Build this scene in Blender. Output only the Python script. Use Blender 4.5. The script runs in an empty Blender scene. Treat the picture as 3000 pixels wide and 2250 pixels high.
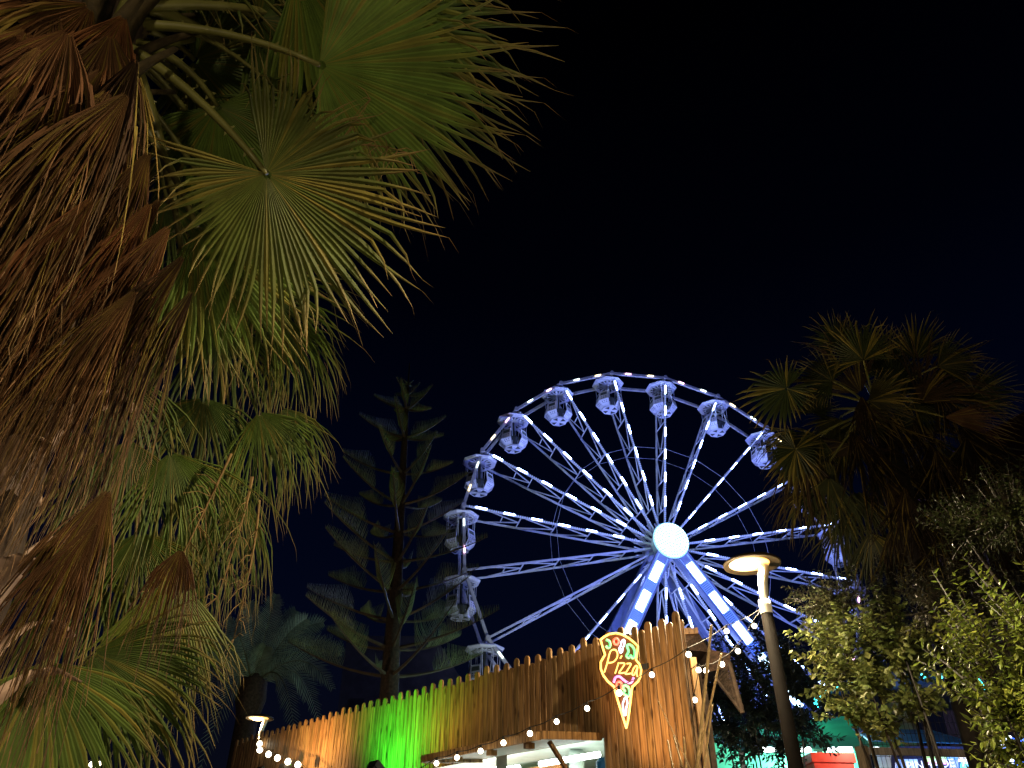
import bpy, math, random
from mathutils import Vector as V, Matrix
random.seed(7)
SC = bpy.context.scene
COL = SC.collection
R = math.radians
# ------------------------------------------------------------------ camera
F_PX, PITCH = 769.0, 0.598
CAM = V((0, 0, 1.6))
cam = bpy.data.objects.new('camera', bpy.data.cameras.new('camera'))
COL.objects.link(cam)
cam.location = CAM
cam.rotation_euler = (math.pi / 2 + PITCH, 0, 0)
cam.data.sensor_width = 36
cam.data.lens = 36 * F_PX / 1024
cam.data.clip_start = 0.05
cam.data.clip_end = 2000
SC.camera = cam
FW = V((0, math.cos(PITCH), math.sin(PITCH)))
UP = V((0, -math.sin(PITCH), math.cos(PITCH)))
RT = V((1, 0, 0))
# ------------------------------------------------------------------ night sky
world = bpy.data.worlds.new('World')
SC.world = world
world.use_nodes = True
wn, wl = world.node_tree.nodes, world.node_tree.links
bg = wn['Background']
tc = wn.new('ShaderNodeTexCoord')
sp = wn.new('ShaderNodeSeparateXYZ')
rp = wn.new('ShaderNodeValToRGB')
wl.new(tc.outputs['Generated'], sp.inputs[0])
wl.new(sp.outputs['Z'], rp.inputs[0])
el = rp.color_ramp.elements
el[0].position = 0.05; el[0].color = (0.0030, 0.0034, 0.0070, 1)
el[1].position = 0.85; el[1].color = (0.00005, 0.00006, 0.0003, 1)
for p, c in ((0.28, (0.0007, 0.0017, 0.0080, 1)), (0.45, (0.0003, 0.0010, 0.0056, 1)), (0.66, (0.0001, 0.0003, 0.0018, 1))):
    e = el.new(p); e.color = c
wl.new(rp.outputs[0], bg.inputs['Color'])
bg.inputs['Strength'].default_value = 1.0
SC.view_settings.view_transform = 'Standard'
SC.view_settings.look = 'None'
SC.view_settings.exposure = 0
SC.view_settings.gamma = 1
SC.cycles.use_denoising = True
SC.cycles.max_bounces = 6
SC.cycles.sample_clamp_indirect = 4


# ------------------------------------------------------------------ pixel helpers (1024 x 768 frame)
def dirp(px, py):
    return (FW * F_PX + RT * (px - 512) + UP * (384 - py)).normalized()
def at(px, py, d):
    return CAM + dirp(px, py) * d
def ath(px, py, hd):                      # at a horizontal distance
    d = dirp(px, py)
    return CAM + d * (hd / math.hypot(d.x, d.y))
def atz(px, py, z):
    d = dirp(px, py)
    return CAM + d * ((z - CAM.z) / d.z)
def D(x, y):                              # from the 2212 wide view
    return x * 0.462929, y * 0.462929
def S(x, y):                              # from the 3000 wide photograph
    return x * 0.341333, y * 0.341333
def on_plane(px, py, p0, n):
    d = dirp(px, py)
    return CAM + d * ((p0 - CAM).dot(n) / d.dot(n))


# ------------------------------------------------------------------ materials
def mat(name, col, rough=0.6, metal=0.0, var=0.25, scale=6.0, emit=None, es=0, spec=0.4, bump=0.0, stretch=None, attr=False, trans=0.0):
    m = bpy.data.materials.new(name); m.use_nodes = True
    nt = m.node_tree; N, L = nt.nodes, nt.links
    b = N['Principled BSDF']
    b.inputs['Roughness'].default_value = rough
    b.inputs['Metallic'].default_value = metal
    b.inputs['Specular IOR Level'].default_value = spec
    t = N.new('ShaderNodeTexCoord'); mp = N.new('ShaderNodeMapping')
    if stretch: mp.inputs['Scale'].default_value = stretch
    nz = N.new('ShaderNodeTexNoise'); nz.inputs['Scale'].default_value = scale; nz.inputs['Detail'].default_value = 4
    L.new(t.outputs['Object'], mp.inputs[0]); L.new(mp.outputs[0], nz.inputs['Vector'])
    mr = N.new('ShaderNodeMapRange'); mr.inputs['From Min'].default_value = 0.3; mr.inputs['From Max'].default_value = 0.7
    mr.inputs['To Min'].default_value = 1 - var; mr.inputs['To Max'].default_value = 1 + var
    L.new(nz.outputs['Fac'], mr.inputs['Value'])
    mx = N.new('ShaderNodeMix'); mx.data_type = 'RGBA'; mx.blend_type = 'MULTIPLY'; mx.inputs['Factor'].default_value = 1
    if attr:
        a = N.new('ShaderNodeVertexColor'); a.layer_name = 'Col'; L.new(a.outputs['Color'], mx.inputs['A'])
    else:
        mx.inputs['A'].default_value = (*col, 1)
    L.new(mr.outputs['Result'], mx.inputs['B'])
    L.new(mx.outputs['Result'], b.inputs['Base Color'])
    if bump:
        bp = N.new('ShaderNodeBump'); bp.inputs['Strength'].default_value = bump; bp.inputs['Distance'].default_value = 0.02
        L.new(nz.outputs['Fac'], bp.inputs['Height']); L.new(bp.outputs[0], b.inputs['Normal'])
    if emit:
        b.inputs['Emission Color'].default_value = (*emit, 1); b.inputs['Emission Strength'].default_value = es
    if trans:
        tr = N.new('ShaderNodeBsdfTranslucent'); L.new(mx.outputs['Result'], tr.inputs['Color'])
        ms = N.new('ShaderNodeMixShader'); ms.inputs[0].default_value = trans
        L.new(b.outputs[0], ms.inputs[1]); L.new(tr.outputs[0], ms.inputs[2]); L.new(ms.outputs[0], N['Material Output'].inputs[0])
    return m
def glow(name, col, s):
    return mat(name, (0.5, 0.5, 0.5), 0.5, emit=col, es=s, var=0.0)

M = {}
M['steel'] = mat('painted_steel', (0.62, 0.62, 0.62), 0.45, var=0.12, scale=3)
M['rim'] = mat('rim_steel', (0.55, 0.53, 0.5), 0.4, var=0.15, scale=3)
M['leg'] = mat('leg_steel', (0.2, 0.23, 0.32), 0.45, var=0.1, scale=2)
M['led'] = glow('led_white_blue', (0.32, 0.46, 1.0), 30)
M['led_dim'] = glow('led_strip_dim', (0.3, 0.42, 1.0), 0.6)
M['hubled'] = glow('hub_bulbs', (0.55, 0.85, 1.0), 6)
M['hubback'] = mat('hub_face', (0.06, 0.12, 0.2), 0.5, emit=(0.35, 0.72, 1.0), es=1.4)
M['panel'] = glow('leg_panel_white', (0.5, 0.75, 1.0), 14)
M['panelblue'] = glow('leg_panel_blue', (0.02, 0.16, 1.0), 0.9)
M['rl_y'] = glow('rim_light_yellow', (1.0, 0.8, 0.4), 7)
M['rl_p'] = glow('rim_light_pink', (1.0, 0.55, 0.85), 6)
M['rl_w'] = glow('rim_light_white', (0.7, 0.9, 0.9), 6)
M['gwhite'] = mat('gondola_white', (0.74, 0.74, 0.76), 0.35, var=0.06)
M['gdark'] = mat('gondola_dark', (0.03, 0.035, 0.03), 0.5)
M['gglass'] = mat('gondola_window', (0.10, 0.12, 0.10), 0.15, var=0.1)
M['cable'] = mat('cable', (0.35, 0.35, 0.4), 0.5)
M['wood'] = None
M['frond'] = mat('frond', (0.1, 0.12, 0.03), 0.55, var=0.28, scale=5, attr=True, trans=0.22, spec=0.3)
M['dead'] = mat('dead_frond', (0.1, 0.12, 0.03), 0.75, var=0.4, scale=9, attr=True, trans=0.1, spec=0.2)
M['leaf'] = mat('leaf', (0.1, 0.12, 0.03), 0.38, var=0.3, scale=3, attr=True, trans=0.2, spec=0.5)
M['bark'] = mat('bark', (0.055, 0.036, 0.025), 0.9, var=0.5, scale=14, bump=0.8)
M['bark_dark'] = mat('shaded_bark', (0.014, 0.01, 0.008), 0.95, var=0.5, scale=14)  # darker copy of bark, the trunk's shade put into its colour
M['boot'] = mat('leaf_base', (0.42, 0.29, 0.22), 0.6, var=0.35, scale=7, bump=0.4)
M['fibre'] = mat('crown_fibre', (0.05, 0.036, 0.014), 0.8, var=0.5, scale=18, bump=0.6)
M['petiole'] = mat('petiole', (0.15, 0.15, 0.04), 0.45, var=0.3, scale=4)
M['black'] = mat('black_metal', (0.02, 0.02, 0.02), 0.5)
M['pole'] = mat('lamp_pole', (0.006, 0.005, 0.0045), 0.8, spec=0.03, var=0.2, scale=12)
M['bronze'] = mat('lamp_bronze', (0.05, 0.035, 0.02), 0.5, var=0.15)
M['lampwhite'] = mat('lamp_arm', (0.8, 0.76, 0.66), 0.5)
M['lens'] = glow('lamp_lens', (1.0, 0.72, 0.32), 30)
M['lampglow'] = glow('lamp_glow_ring', (1.0, 0.5, 0.1), 1.5)  # emission imitates lens glow scattered over the disc underside
M['bulb'] = glow('bulb', (1.0, 0.86, 0.62), 9)
M['wire'] = mat('wire', (0.02, 0.018, 0.015), 0.6)
M['bamboo'] = mat('bamboo', (0.42, 0.28, 0.12), 0.45, var=0.35, scale=20)
M['ground'] = mat('ground', (0.12, 0.11, 0.1), 0.9, var=0.35, scale=0.8, bump=0.3)
M['thatch'] = mat('thatch', (0.05, 0.028, 0.018), 0.95, var=0.5, scale=25, bump=1.0)
M['plaster'] = mat('plaster', (0.07, 0.06, 0.045), 0.9, var=0.3, scale=1.5)


def wood_mat(name, tone):
    m = bpy.data.materials.new(name); m.use_nodes = True
    nt = m.node_tree; N, L = nt.nodes, nt.links
    b = N['Principled BSDF']; b.inputs['Roughness'].default_value = 0.55; b.inputs['Specular IOR Level'].default_value = 0.35
    t = N.new('ShaderNodeTexCoord'); mp = N.new('ShaderNodeMapping'); mp.inputs['Scale'].default_value = (22, 22, 1.1)
    nz = N.new('ShaderNodeTexNoise'); nz.inputs['Scale'].default_value = 2.2; nz.inputs['Detail'].default_value = 6; nz.inputs['Distortion'].default_value = 0.6
    L.new(t.outputs['Object'], mp.inputs[0]); L.new(mp.outputs[0], nz.inputs['Vector'])
    cr = N.new('ShaderNodeValToRGB')
    cr.color_ramp.elements[0].position = 0.32; cr.color_ramp.elements[0].color = (0.26, 0.21, 0.17, 1)
    cr.color_ramp.elements[1].position = 0.68; cr.color_ramp.elements[1].color = (1.15, 1.1, 1.0, 1)
    L.new(nz.outputs['Fac'], cr.inputs[0])
    mp2 = N.new('ShaderNodeMapping'); mp2.inputs['Scale'].default_value = (9, 9, 3.2)
    vo = N.new('ShaderNodeTexVoronoi'); vo.inputs['Scale'].default_value = 1.0; vo.inputs['Randomness'].default_value = 1
    L.new(t.outputs['Object'], mp2.inputs[0]); L.new(mp2.outputs[0], vo.inputs['Vector'])
    kr = N.new('ShaderNodeValToRGB')
    kr.color_ramp.elements[0].position = 0.09; kr.color_ramp.elements[0].color = (0.35, 0.28, 0.22, 1)
    kr.color_ramp.elements[1].position = 0.2; kr.color_ramp.elements[1].color = (1, 1, 1, 1)
    L.new(vo.outputs['Distance'], kr.inputs[0])
    a = N.new('ShaderNodeVertexColor'); a.layer_name = 'Col'
    def mul(x, y):
        q = N.new('ShaderNodeMix'); q.data_type = 'RGBA'; q.blend_type = 'MULTIPLY'; q.inputs['Factor'].default_value = 1
        L.new(x, q.inputs['A']); L.new(y, q.inputs['B']); return q.outputs['Result']
    o = mul(mul(a.outputs['Color'], cr.outputs[0]), kr.outputs[0])
    L.new(o, b.inputs['Base Color'])
    bp = N.new('ShaderNodeBump'); bp.inputs['Strength'].default_value = 0.25; bp.inputs['Distance'].default_value = 0.004
    L.new(nz.outputs['Fac'], bp.inputs['Height']); L.new(bp.outputs[0], b.inputs['Normal'])
    return m
M['wood'] = wood_mat('plank_wood', None)


# ------------------------------------------------------------------ mesh builder
class MB:
    def __init__(s, col=(0.5, 0.5, 0.5)):
        s.v = []; s.f = []; s.c = []; s.m = []; s.col = col; s.mi = 0
    def pt(s, p, c=None):
        s.v.append(V(p)); s.c.append(c or s.col); return len(s.v) - 1
    def face(s, *ix):
        s.f.append(ix); s.m.append(s.mi)
    def poly(s, pts, c=None):
        s.face(*[s.pt(p, c) for p in pts])
    def box(s, c, ax, ay, az):            # half axes as vectors
        c = V(c); ax, ay, az = V(ax), V(ay), V(az)
        i = [s.pt(c + ax * x + ay * y + az * z) for x in (-1, 1) for y in (-1, 1) for z in (-1, 1)]
        for q in ((0, 1, 3, 2), (4, 6, 7, 5), (0, 4, 5, 1), (2, 3, 7, 6), (0, 2, 6, 4), (1, 5, 7, 3)):
            s.face(*[i[k] for k in q])
    def bar(s, p, q, w, h, up=(0, 0, 1)):  # square bar between two points
        p, q = V(p), V(q); d = (q - p)
        a = d.normalized().cross(V(up))
        if a.length < 1e-4: a = d.normalized().cross(V((1, 0, 0)))
        a.normalize(); b = a.cross(d.normalized())
        s.box((p + q) / 2, d / 2, a * w / 2, b * h / 2)
    def tube(s, pts, rad, n=8, caps=True, cols=None):
        pts = [V(p) for p in pts]; rings = []
        if not hasattr(rad, '__len__'): rad = [rad] * len(pts)
        prev = None
        for k, p in enumerate(pts):
            d = (pts[min(k + 1, len(pts) - 1)] - pts[max(k - 1, 0)]).normalized()
            if prev is None:
                a = d.cross(V((0, 0, 1)))
                if a.length < 1e-3: a = d.cross(V((1, 0, 0)))
            else:
                a = prev - d * prev.dot(d)
            a.normalize(); prev = a; b = d.cross(a)
            c = cols[k] if cols else None
            rings.append([s.pt(p + (a * math.cos(2 * math.pi * i / n) + b * math.sin(2 * math.pi * i / n)) * rad[k], c) for i in range(n)])
        for r0, r1 in zip(rings, rings[1:]):
            for i in range(n):
                s.face(r0[i], r0[(i + 1) % n], r1[(i + 1) % n], r1[i])
        if caps:
            s.face(*rings[0][::-1]); s.face(*rings[-1])
    def lathe(s, prof, c=(0, 0, 0), ax=(0, 0, 1), n=24, e1=None):
        c = V(c); ax = V(ax).normalized()
        a = V(e1) if e1 else (ax.cross(V((0, 1, 0))) if abs(ax.y) < .9 else ax.cross(V((1, 0, 0))))
        a.normalize(); b = ax.cross(a); rings = []
        for r, h in prof:
            rings.append([s.pt(c + ax * h + (a * math.cos(2 * math.pi * i / n) + b * math.sin(2 * math.pi * i / n)) * max(r, 1e-4)) for i in range(n)])
        for r0, r1 in zip(rings, rings[1:]):
            for i in range(n):
                s.face(r0[i], r0[(i + 1) % n], r1[(i + 1) % n], r1[i])
        s.face(*rings[0][::-1]); s.face(*rings[-1])
    def ball(s, c, r, n=10, m=6):
        s.lathe([(r * math.sin(math.pi * k / m), -r * math.cos(math.pi * k / m)) for k in range(m + 1)], c, n=n)
    def prism(s, poly, e, t):             # polygon points, extrusion vector
        e = V(e) * t
        a = [s.pt(p) for p in poly]; b = [s.pt(V(p) + e) for p in poly]
        n = len(a); s.face(*a[::-1]); s.face(*b)
        for i in range(n):
            s.face(a[i], a[(i + 1) % n], b[(i + 1) % n], b[i])
    def build(s, name, mats, parent=None, smooth=False, origin=None):
        me = bpy.data.meshes.new(name)
        o = bpy.data.objects.new(name, me)
        off = V((0, 0, 0)); p = parent
        while p: off += p.location; p = p.parent
        if origin is not None: off = V(origin)
        me.from_pydata([tuple(q - off) for q in s.v], [], s.f)
        for q in (mats if isinstance(mats, (list, tuple)) else [mats]): me.materials.append(q)
        me.polygons.foreach_set('material_index', s.m)
        ca = me.color_attributes.new('Col', 'FLOAT_COLOR', 'POINT')
        ca.data.foreach_set('color', [x for c in s.c for x in (c[0], c[1], c[2], 1)])
        if smooth: me.polygons.foreach_set('use_smooth', [True] * len(s.f))
        me.update()
        COL.objects.link(o)
        if parent: o.parent = parent
        elif origin is not None: o.location = origin
        return o

def tag(o, label=None, cat=None, group=None, kind=None):
    if label: o['label'] = label
    if cat: o['category'] = cat
    if group: o['group'] = group
    if kind: o['kind'] = kind
    return o
def thing(name, label, cat, loc=(0, 0, 0), rz=0, group=None):
    o = bpy.data.objects.new(name, None); COL.objects.link(o)
    o.location = loc; o.rotation_euler = (0, 0, rz); o.empty_display_size = 0.2
    return tag(o, label, cat, group)
def copy_tree(o, parent=None):
    c = o.copy(); COL.objects.link(c); c.parent = parent
    for ch in list(o.children): copy_tree(ch, c)
    return c
def light(name, kind, loc, energy, col, parent=None, radius=0.1, to=None, angle=90, blend=0.6):
    l = bpy.data.lights.new(name, kind); l.energy = energy; l.color = col
    if kind in ('POINT', 'SPOT'): l.shadow_soft_size = radius
    if kind == 'SPOT': l.spot_size = R(angle); l.spot_blend = blend
    o = bpy.data.objects.new(name, l); COL.objects.link(o)
    off = V((0, 0, 0)); p = parent
    while p: off += p.location; p = p.parent
    o.location = V(loc) - off
    if to is not None: o.rotation_euler = (V(to) - V(loc)).to_track_quat('-Z', 'Y').to_euler()
    if parent: o.parent = parent
    return o
def jit(c, a):
    k = 1 + random.uniform(-a, a)
    return (c[0] * k * (1 + random.uniform(-a, a) * .4), c[1] * k, c[2] * k)
def mixc(a, b, t):
    return tuple(x + (y - x) * t for x, y in zip(a, b))

# ------------------------------------------------------------------ ground
g = MB(); g.poly([(-900, -900, 0), (900, -900, 0), (900, 900, 0), (-900, 900, 0)])
tag(g.build('ground', M['ground']), kind='structure')

# ------------------------------------------------------------------ ferris wheel
WR, WW, NS = 15.0, 2.1, 20
YAW = 0.213
WC = at(666.6, 544.9, 57.9)
EX = V((math.cos(YAW), math.sin(YAW), 0)); EY = V((-math.sin(YAW), math.cos(YAW), 0))
A0 = 3.661
wheel = thing('ferris_wheel', 'giant white ferris wheel lit by blue white led bars on its spokes', 'ferris wheel')
def rad(a, r, y): return V((math.cos(a) * r, y, math.sin(a) * r))
def wl_at(px, py, y):                     # pixel to wheel coordinates on the plane y
    p = on_plane(px, py, WC + EY * y, EY) - WC
    return V((p.dot(EX), y, p.z))
SA = [A0 - 2 * math.pi / NS * k for k in range(NS)]
for y, fr in ((0.0, True), (WW, False)):
    b = MB()
    for k in range(NS):
        p, q = rad(SA[k], WR, y), rad(SA[(k + 1) % NS], WR, y)
        b.bar(p, q, 0.2, 0.18, (0, 1, 0))
        b.lathe([(0.17, -0.2), (0.17, 0.2)], p, (0, 1, 0), 10)
    rim = b.build('rim', M['rim'], wheel)
    if fr:
        for nm, key, offs in (('rim_light', 'rl_y', 0), ('rim_light', 'rl_p', 1), ('rim_light', 'rl_w', 2)):
            n = 0
            for k in range(NS):
                if k in (0,): continue
                p, q = rad(SA[k], WR, y), rad(SA[(k + 1) % NS], WR, y)
                for fr_ in (0.3, 0.72):
                    n += 1
                    if (n + (n // 4)) % 3 == offs:
                        c0 = p.lerp(q, fr_ - 0.05); c1 = p.lerp(q, fr_ + 0.05)
                        lb = MB(); lb.bar(c0 + V((0, -0.12, 0)), c1 + V((0, -0.12, 0)), 0.06, 0.15, (0, 1, 0)); lb.build(nm, M[key], rim)
# spokes
def chord(a, f, front):
    r = WR - f * (WR - 1.0)
    return rad(a, r, (0.0 + 0.35 * f) if front else (WW - 0.35 * f))
FS = [0.12, 0.30, 0.485, 0.67, 0.85]
for k, a in enumerate(SA):
    b = MB()
    b.bar(chord(a, 0, 1), chord(a, 1, 1), 0.12, 0.12, (0, 1, 0))
    b.bar(chord(a, 0, 0), chord(a, 1, 0), 0.12, 0.12, (0, 1, 0))
    for i, f in enumerate(FS):
        p, q = chord(a, f, 1), chord(a, f, 0)
        if i: b.bar(p, q, 0.07, 0.07, rad(a, 1, 0))
        if i + 1 < len(FS):
            m = (chord(a, FS[i + 1], 1) + chord(a, FS[i + 1], 0)) / 2
            b.bar(p, m, 0.065, 0.065, (0.1, 0, 1)); b.bar(q, m, 0.065, 0.065, (0.1, 0, 1))
    m0 = chord(a, 0.21, 1).lerp(chord(a, 0.21, 0), 0.28); m1 = chord(a, 0.21, 1).lerp(chord(a, 0.21, 0), 0.72)
    b.bar(m0, m1, 0.07, 0.07, rad(a, 1, 0))
    sp_ = b.build('spoke', M['steel'], wheel)
    if k not in (0, 1):
        db = MB()
        for f in (0.09, 0.235, 0.38, 0.525, 0.67, 0.815):
            lb = MB(); lb.bar(chord(a, f - 0.028, 1) + V((0, -0.11, 0)), chord(a, f + 0.028, 1) + V((0, -0.11, 0)), 0.06, 0.21, (0, 1, 0)); lb.build('led_bar', M['led'], sp_)
        j = 0.03
        while j < 0.93:
            c = chord(a, j, 1) + V((0, -0.1, 0))
            db.box(c, rad(a, 0.035, 0), rad(a + math.pi / 2, 0.05, 0), (0, 0.03, 0)); j += 0.0115
        db.build('led_strip', M['led_dim'], sp_)['kind'] = 'stuff'
# cable rings
for y0 in (True, False):
    b = MB()
    for k in range(NS):
        b.tube([chord(SA[k], 0.485, y0), chord(SA[(k + 1) % NS], 0.485, y0)], 0.013, 5)
    b.build('cable', M['cable'], wheel)
# hub
b = MB()
b.lathe([(0.5, -0.75), (0.75, -0.6), (0.75, 0.1), (1.12, 0.12), (1.12, 0.5), (0.7, 0.6), (0.7, 1.5), (1.12, 1.6), (1.12, 2.0), (0.6, 2.2), (0.6, 2.9)], (0, 0, 0), (0, 1, 0), 24)
for k in range(NS):
    b.bar(rad(SA[k] + 0.08, 1.0, 0.3), rad(SA[k] - 0.08, 2.1, 1.1), 0.07, 0.07); b.bar(rad(SA[k] - 0.08, 1.0, 1.8), rad(SA[k] + 0.08, 2.1, 1.0), 0.07, 0.07)
hub = b.build('hub', M['steel'], wheel)
b = MB(); b.lathe([(0.3, 0.12), (1.2, 0.1), (1.34, 0.04), (1.36, 0.0), (1.3, -0.03), (0.01, -0.05)], (0, -0.86, 0), (0, 1, 0), 36)
hf = b.build('hub_disc', M['hubback'], wheel)
b = MB()
for ring in range(0, 7):
    n = 6 * ring or 1
    for i in range(n):
        q = rad(2 * math.pi * (i + .5 * (ring % 2)) / n, 0.2 * ring, -0.95)
        b.lathe([(0.068, 0), (0.06, -0.04), (0.02, -0.07)], q, (0, 1, 0), 6)
b.build('hub_bulbs', M['hubled'], hf)['kind'] = 'stuff'
# support legs
def leg(p_ref, y, lit):
    q = wl_at(p_ref[0], p_ref[1], y); d = V((q.x, 0, q.z)).normalized()
    L_ = (-WC.z) / d.z
    b = MB(); side = V((d.z, 0, -d.x))
    p0, p1 = V((0, y, 0)) + d * 0.6, V((0, y, 0)) + d * L_
    b.box((p0 + p1) / 2, (p1 - p0) / 2, side * 0.42, V((0, 0.22, 0)))
    for s in (-1, 1):
        b.box((p0 + p1) / 2 + side * 0.47 * s + V((0, -0.03, 0)), (p1 - p0) / 2, side * 0.06, V((0, 0.28, 0)))
    lo = b.build('leg', M['leg'], wheel)
    if lit:
        b = MB(); c = MB(); s0 = 2.0
        while s0 < 16:
            b.box(V((0, y - 0.26, 0)) + d * (s0 + 0.75), d * 0.75, side * 0.27, V((0, 0.03, 0)))
            for t in range(7):
                c.box(V((0, y - 0.25, 0)) + d * (s0 + 1.58 + t * 0.13), d * 0.035, side * 0.29, V((0, 0.02, 0)))
            s0 += 2.45
        for s in (-1, 1):
            c.box(V((0, y - 0.25, 0)) + d * 9 + side * 0.36 * s, d * 7.6, side * 0.035, V((0, 0.02, 0)))
        b.build('light_panel', M['panel'], lo); c.build('blue_panel', M['panelblue'], lo)
leg(S(1837, 1857), -0.55, True); leg(S(2178.7, 1867.7), -0.55, True)
leg(S(1815, 1830), 2.65, False); leg(S(2073, 1857), 2.65, False)
b = MB()
b.box((0, 1.0, -WC.z + 0.2), (9, 0, 0), (0, 3.2, 0), (0, 0, 0.2))
b.build('base', M['leg'], wheel)
light('lamp', 'POINT', (0, -7, 0), 2000, (0.16, 0.22, 1.0), wheel, 0.5); light('lamp', 'POINT', (0, 3.6, 0), 2200, (0.22, 0.26, 1.0), wheel, 0.5)  # fixtureless lights added before and behind the hub to tint steel blue
wheel.location = WC; wheel.rotation_euler = (0, 0, YAW)

for fx, fcol, fe in ((-9, (0.7, 0.84, 1.0), 9000), (0, (0.13, 0.2, 1.0), 36000), (9, (0.16, 0.26, 1.0), 19000)):  # unseen floodlights, assumed and added to brighten the wheel steel
    p = WC + EX * fx - EY * 12; p.z = 0.5
    t = thing('assumed_ground_floodlight', 'assumed ground floodlight at the wheel base aimed up at the spokes', 'floodlight', p, group='assumed floodlights at the wheel base')
    b = MB(); b.box(p - V((0, 0, 0.1)), EX * 0.4, EY * 0.15, V((0, 0, 0.25))); b.bar(p - V((0, 0, 0.5)), p - V((0, 0, 0.3)), 0.1, 0.1, (0, 1, 0)); b.build('housing', M['black'], t)
    light('lamp', 'SPOT', p + V((0, 0, 0.2)), fe, fcol, t, 0.3, WC + EX * fx * 0.6, 75, 0.8)

# gondolas: built about their pivot, x along the wheel, y along the axle, z up
def octo(r, z, off=math.pi / 8):
    return [V((r * math.cos(off + k * math.pi / 4), r * math.sin(off + k * math.pi / 4), z)) for k in range(8)]
def make_gondola():
    t = thing('gondola', 'x', 'gondola')
    b = MB()
    o1, o2, o3 = octo(1.26, -0.36), octo(1.32, -0.44), octo(1.2, -0.56)
    i3 = octo(0.28, -0.56); i1 = octo(0.3, -0.2)
    P = [[b.pt(p) for p in q] for q in (i1, o1, o2, o3, i3)]
    for r0, r1 in zip(P, P[1:]):
        for k in range(8): b.face(r0[k], r1[k], r1[(k + 1) % 8], r0[(k + 1) % 8])
    b.face(*P[0]); b.face(*P[-1][::-1])
    b.mi = 1
    for z, zz in ((-0.566, 0),):
        for k in range(8):
            a, c = octo(1, z)[k], octo(1, z)[(k + 1) % 8]
            m = (a + c) / 2
            w = (c - a)
            for sgn in (-1, 1):
                p = [m * 0.92 + w * 0.07 * sgn, m * 0.92 + w * 0.36 * sgn, m * 0.45 + w * 0.08 * sgn]
                b.poly([V((q.x, q.y, z)) for q in (p if sgn > 0 else p[::-1])])
    b.build('roof', [M['gwhite'], M['gdark']], t)
    b = MB(); b.bar((0, -1.05, 0), (0, 1.05, 0), 0.14, 0.14); b.bar((0, 0, 0.05), (0, 0, -0.3), 0.3, 0.3)
    b.build('hanger', M['steel'], t)
    # lower body: octagonal bowl, side panels with a dark window and rows of vents
    b = MB(); zt, zb = -1.62, -2.85; rt, rb = 1.02, 0.66
    zm = zt - 0.78
    T, B, N_ = octo(1.02, zt), octo(rb, zb), octo(1.13, zm)
    for k in range(8):
        if k in (1, 5): continue          # the two door sides
        for up_side, (a, c, d, e) in ((True, (T[k], T[(k + 1) % 8], N_[(k + 1) % 8], N_[k])), (False, (N_[k], N_[(k + 1) % 8], B[(k + 1) % 8], B[k]))):
            n = (c - a).cross(e - a).normalized()
            if n.dot(V((a.x + c.x, a.y + c.y, 0))) < 0: n = -n
            b.mi = 0
            b.prism([a, c, d, e], -n, 0.05)
            def uv(u, v): return a.lerp(c, u).lerp(e.lerp(d, u), v) + n * 0.006
            if up_side:
                b.mi = 1
                b.poly([uv(0.14, 0.1), uv(0.86, 0.1), uv(0.86, 0.44), uv(0.14, 0.44)])
            b.mi = 2
            for r_ in range(2):
                for c_ in range(3):
                    u0 = 0.22 + c_ * 0.23; v0 = (0.58 if up_side else 0.2) + r_ * 0.2
                    b.poly([uv(u0, v0), uv(u0 + 0.1, v0), uv(u0 + 0.1, v0 + 0.08), uv(u0, v0 + 0.08)])
    b.mi = 0; b.prism(octo(rb + 0.01, zb + 0.005), (0, 0, 1), 0.03)
    b.build('body', [M['gwhite'], M['gglass'], M['gdark']], t)
    b = MB(); o = octo(rb + 0.02, zb); b.prism(octo(rb + 0.03, zb - 0.09), (0, 0, 1), 0.12)
    b.mi = 1
    for k in range(0, 8, 2):
        a, c = octo(1, 0)[k], octo(1, 0)[(k + 1) % 8]; m = (a + c) / 2
        p = [a * 0.58, c * 0.58, m * 0.16]
        b.poly([V((q.x, q.y, zb - 0.096)) for q in p[::-1]])
    b.build('floor', [M['gwhite'], M['gdark']], t)
    b = MB()
    P1, P0 = octo(1.0, zt), octo(1.03, -0.56)
    for k in range(8):
        b.tube([P1[k], P0[k]], 0.016, 5)
        for z, r in ((zt + 0.03, 1.0), (-0.66, 1.04)):
            q = octo(r, z)
            if k in (1, 5) and z != -0.66: continue
            b.tube([q[k], q[(k + 1) % 8]], 0.013, 5)
    for k in (1, 5):
        for u in (0.1, 0.9):
            b.tube([octo(1.07, -0.6)[k].lerp(octo(1.07, -0.6)[(k + 1) % 8], u), B[k].lerp(B[(k + 1) % 8], u)], 0.018, 5)
    b.build('window_frame', M['gwhite'], t)
    b = MB(); b.lathe([(0.2, -2.8), (0.2, -2.2), (0.3, -2.1), (0.12, -2.0), (0.1, -0.6)], n=10)
    b.lathe([(0.62, -2.75), (0.9, -2.3), (0.9, -2.22), (0.6, -2.2)], n=8)
    b.build('seat', M['gdark'], t)
    return t
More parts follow.
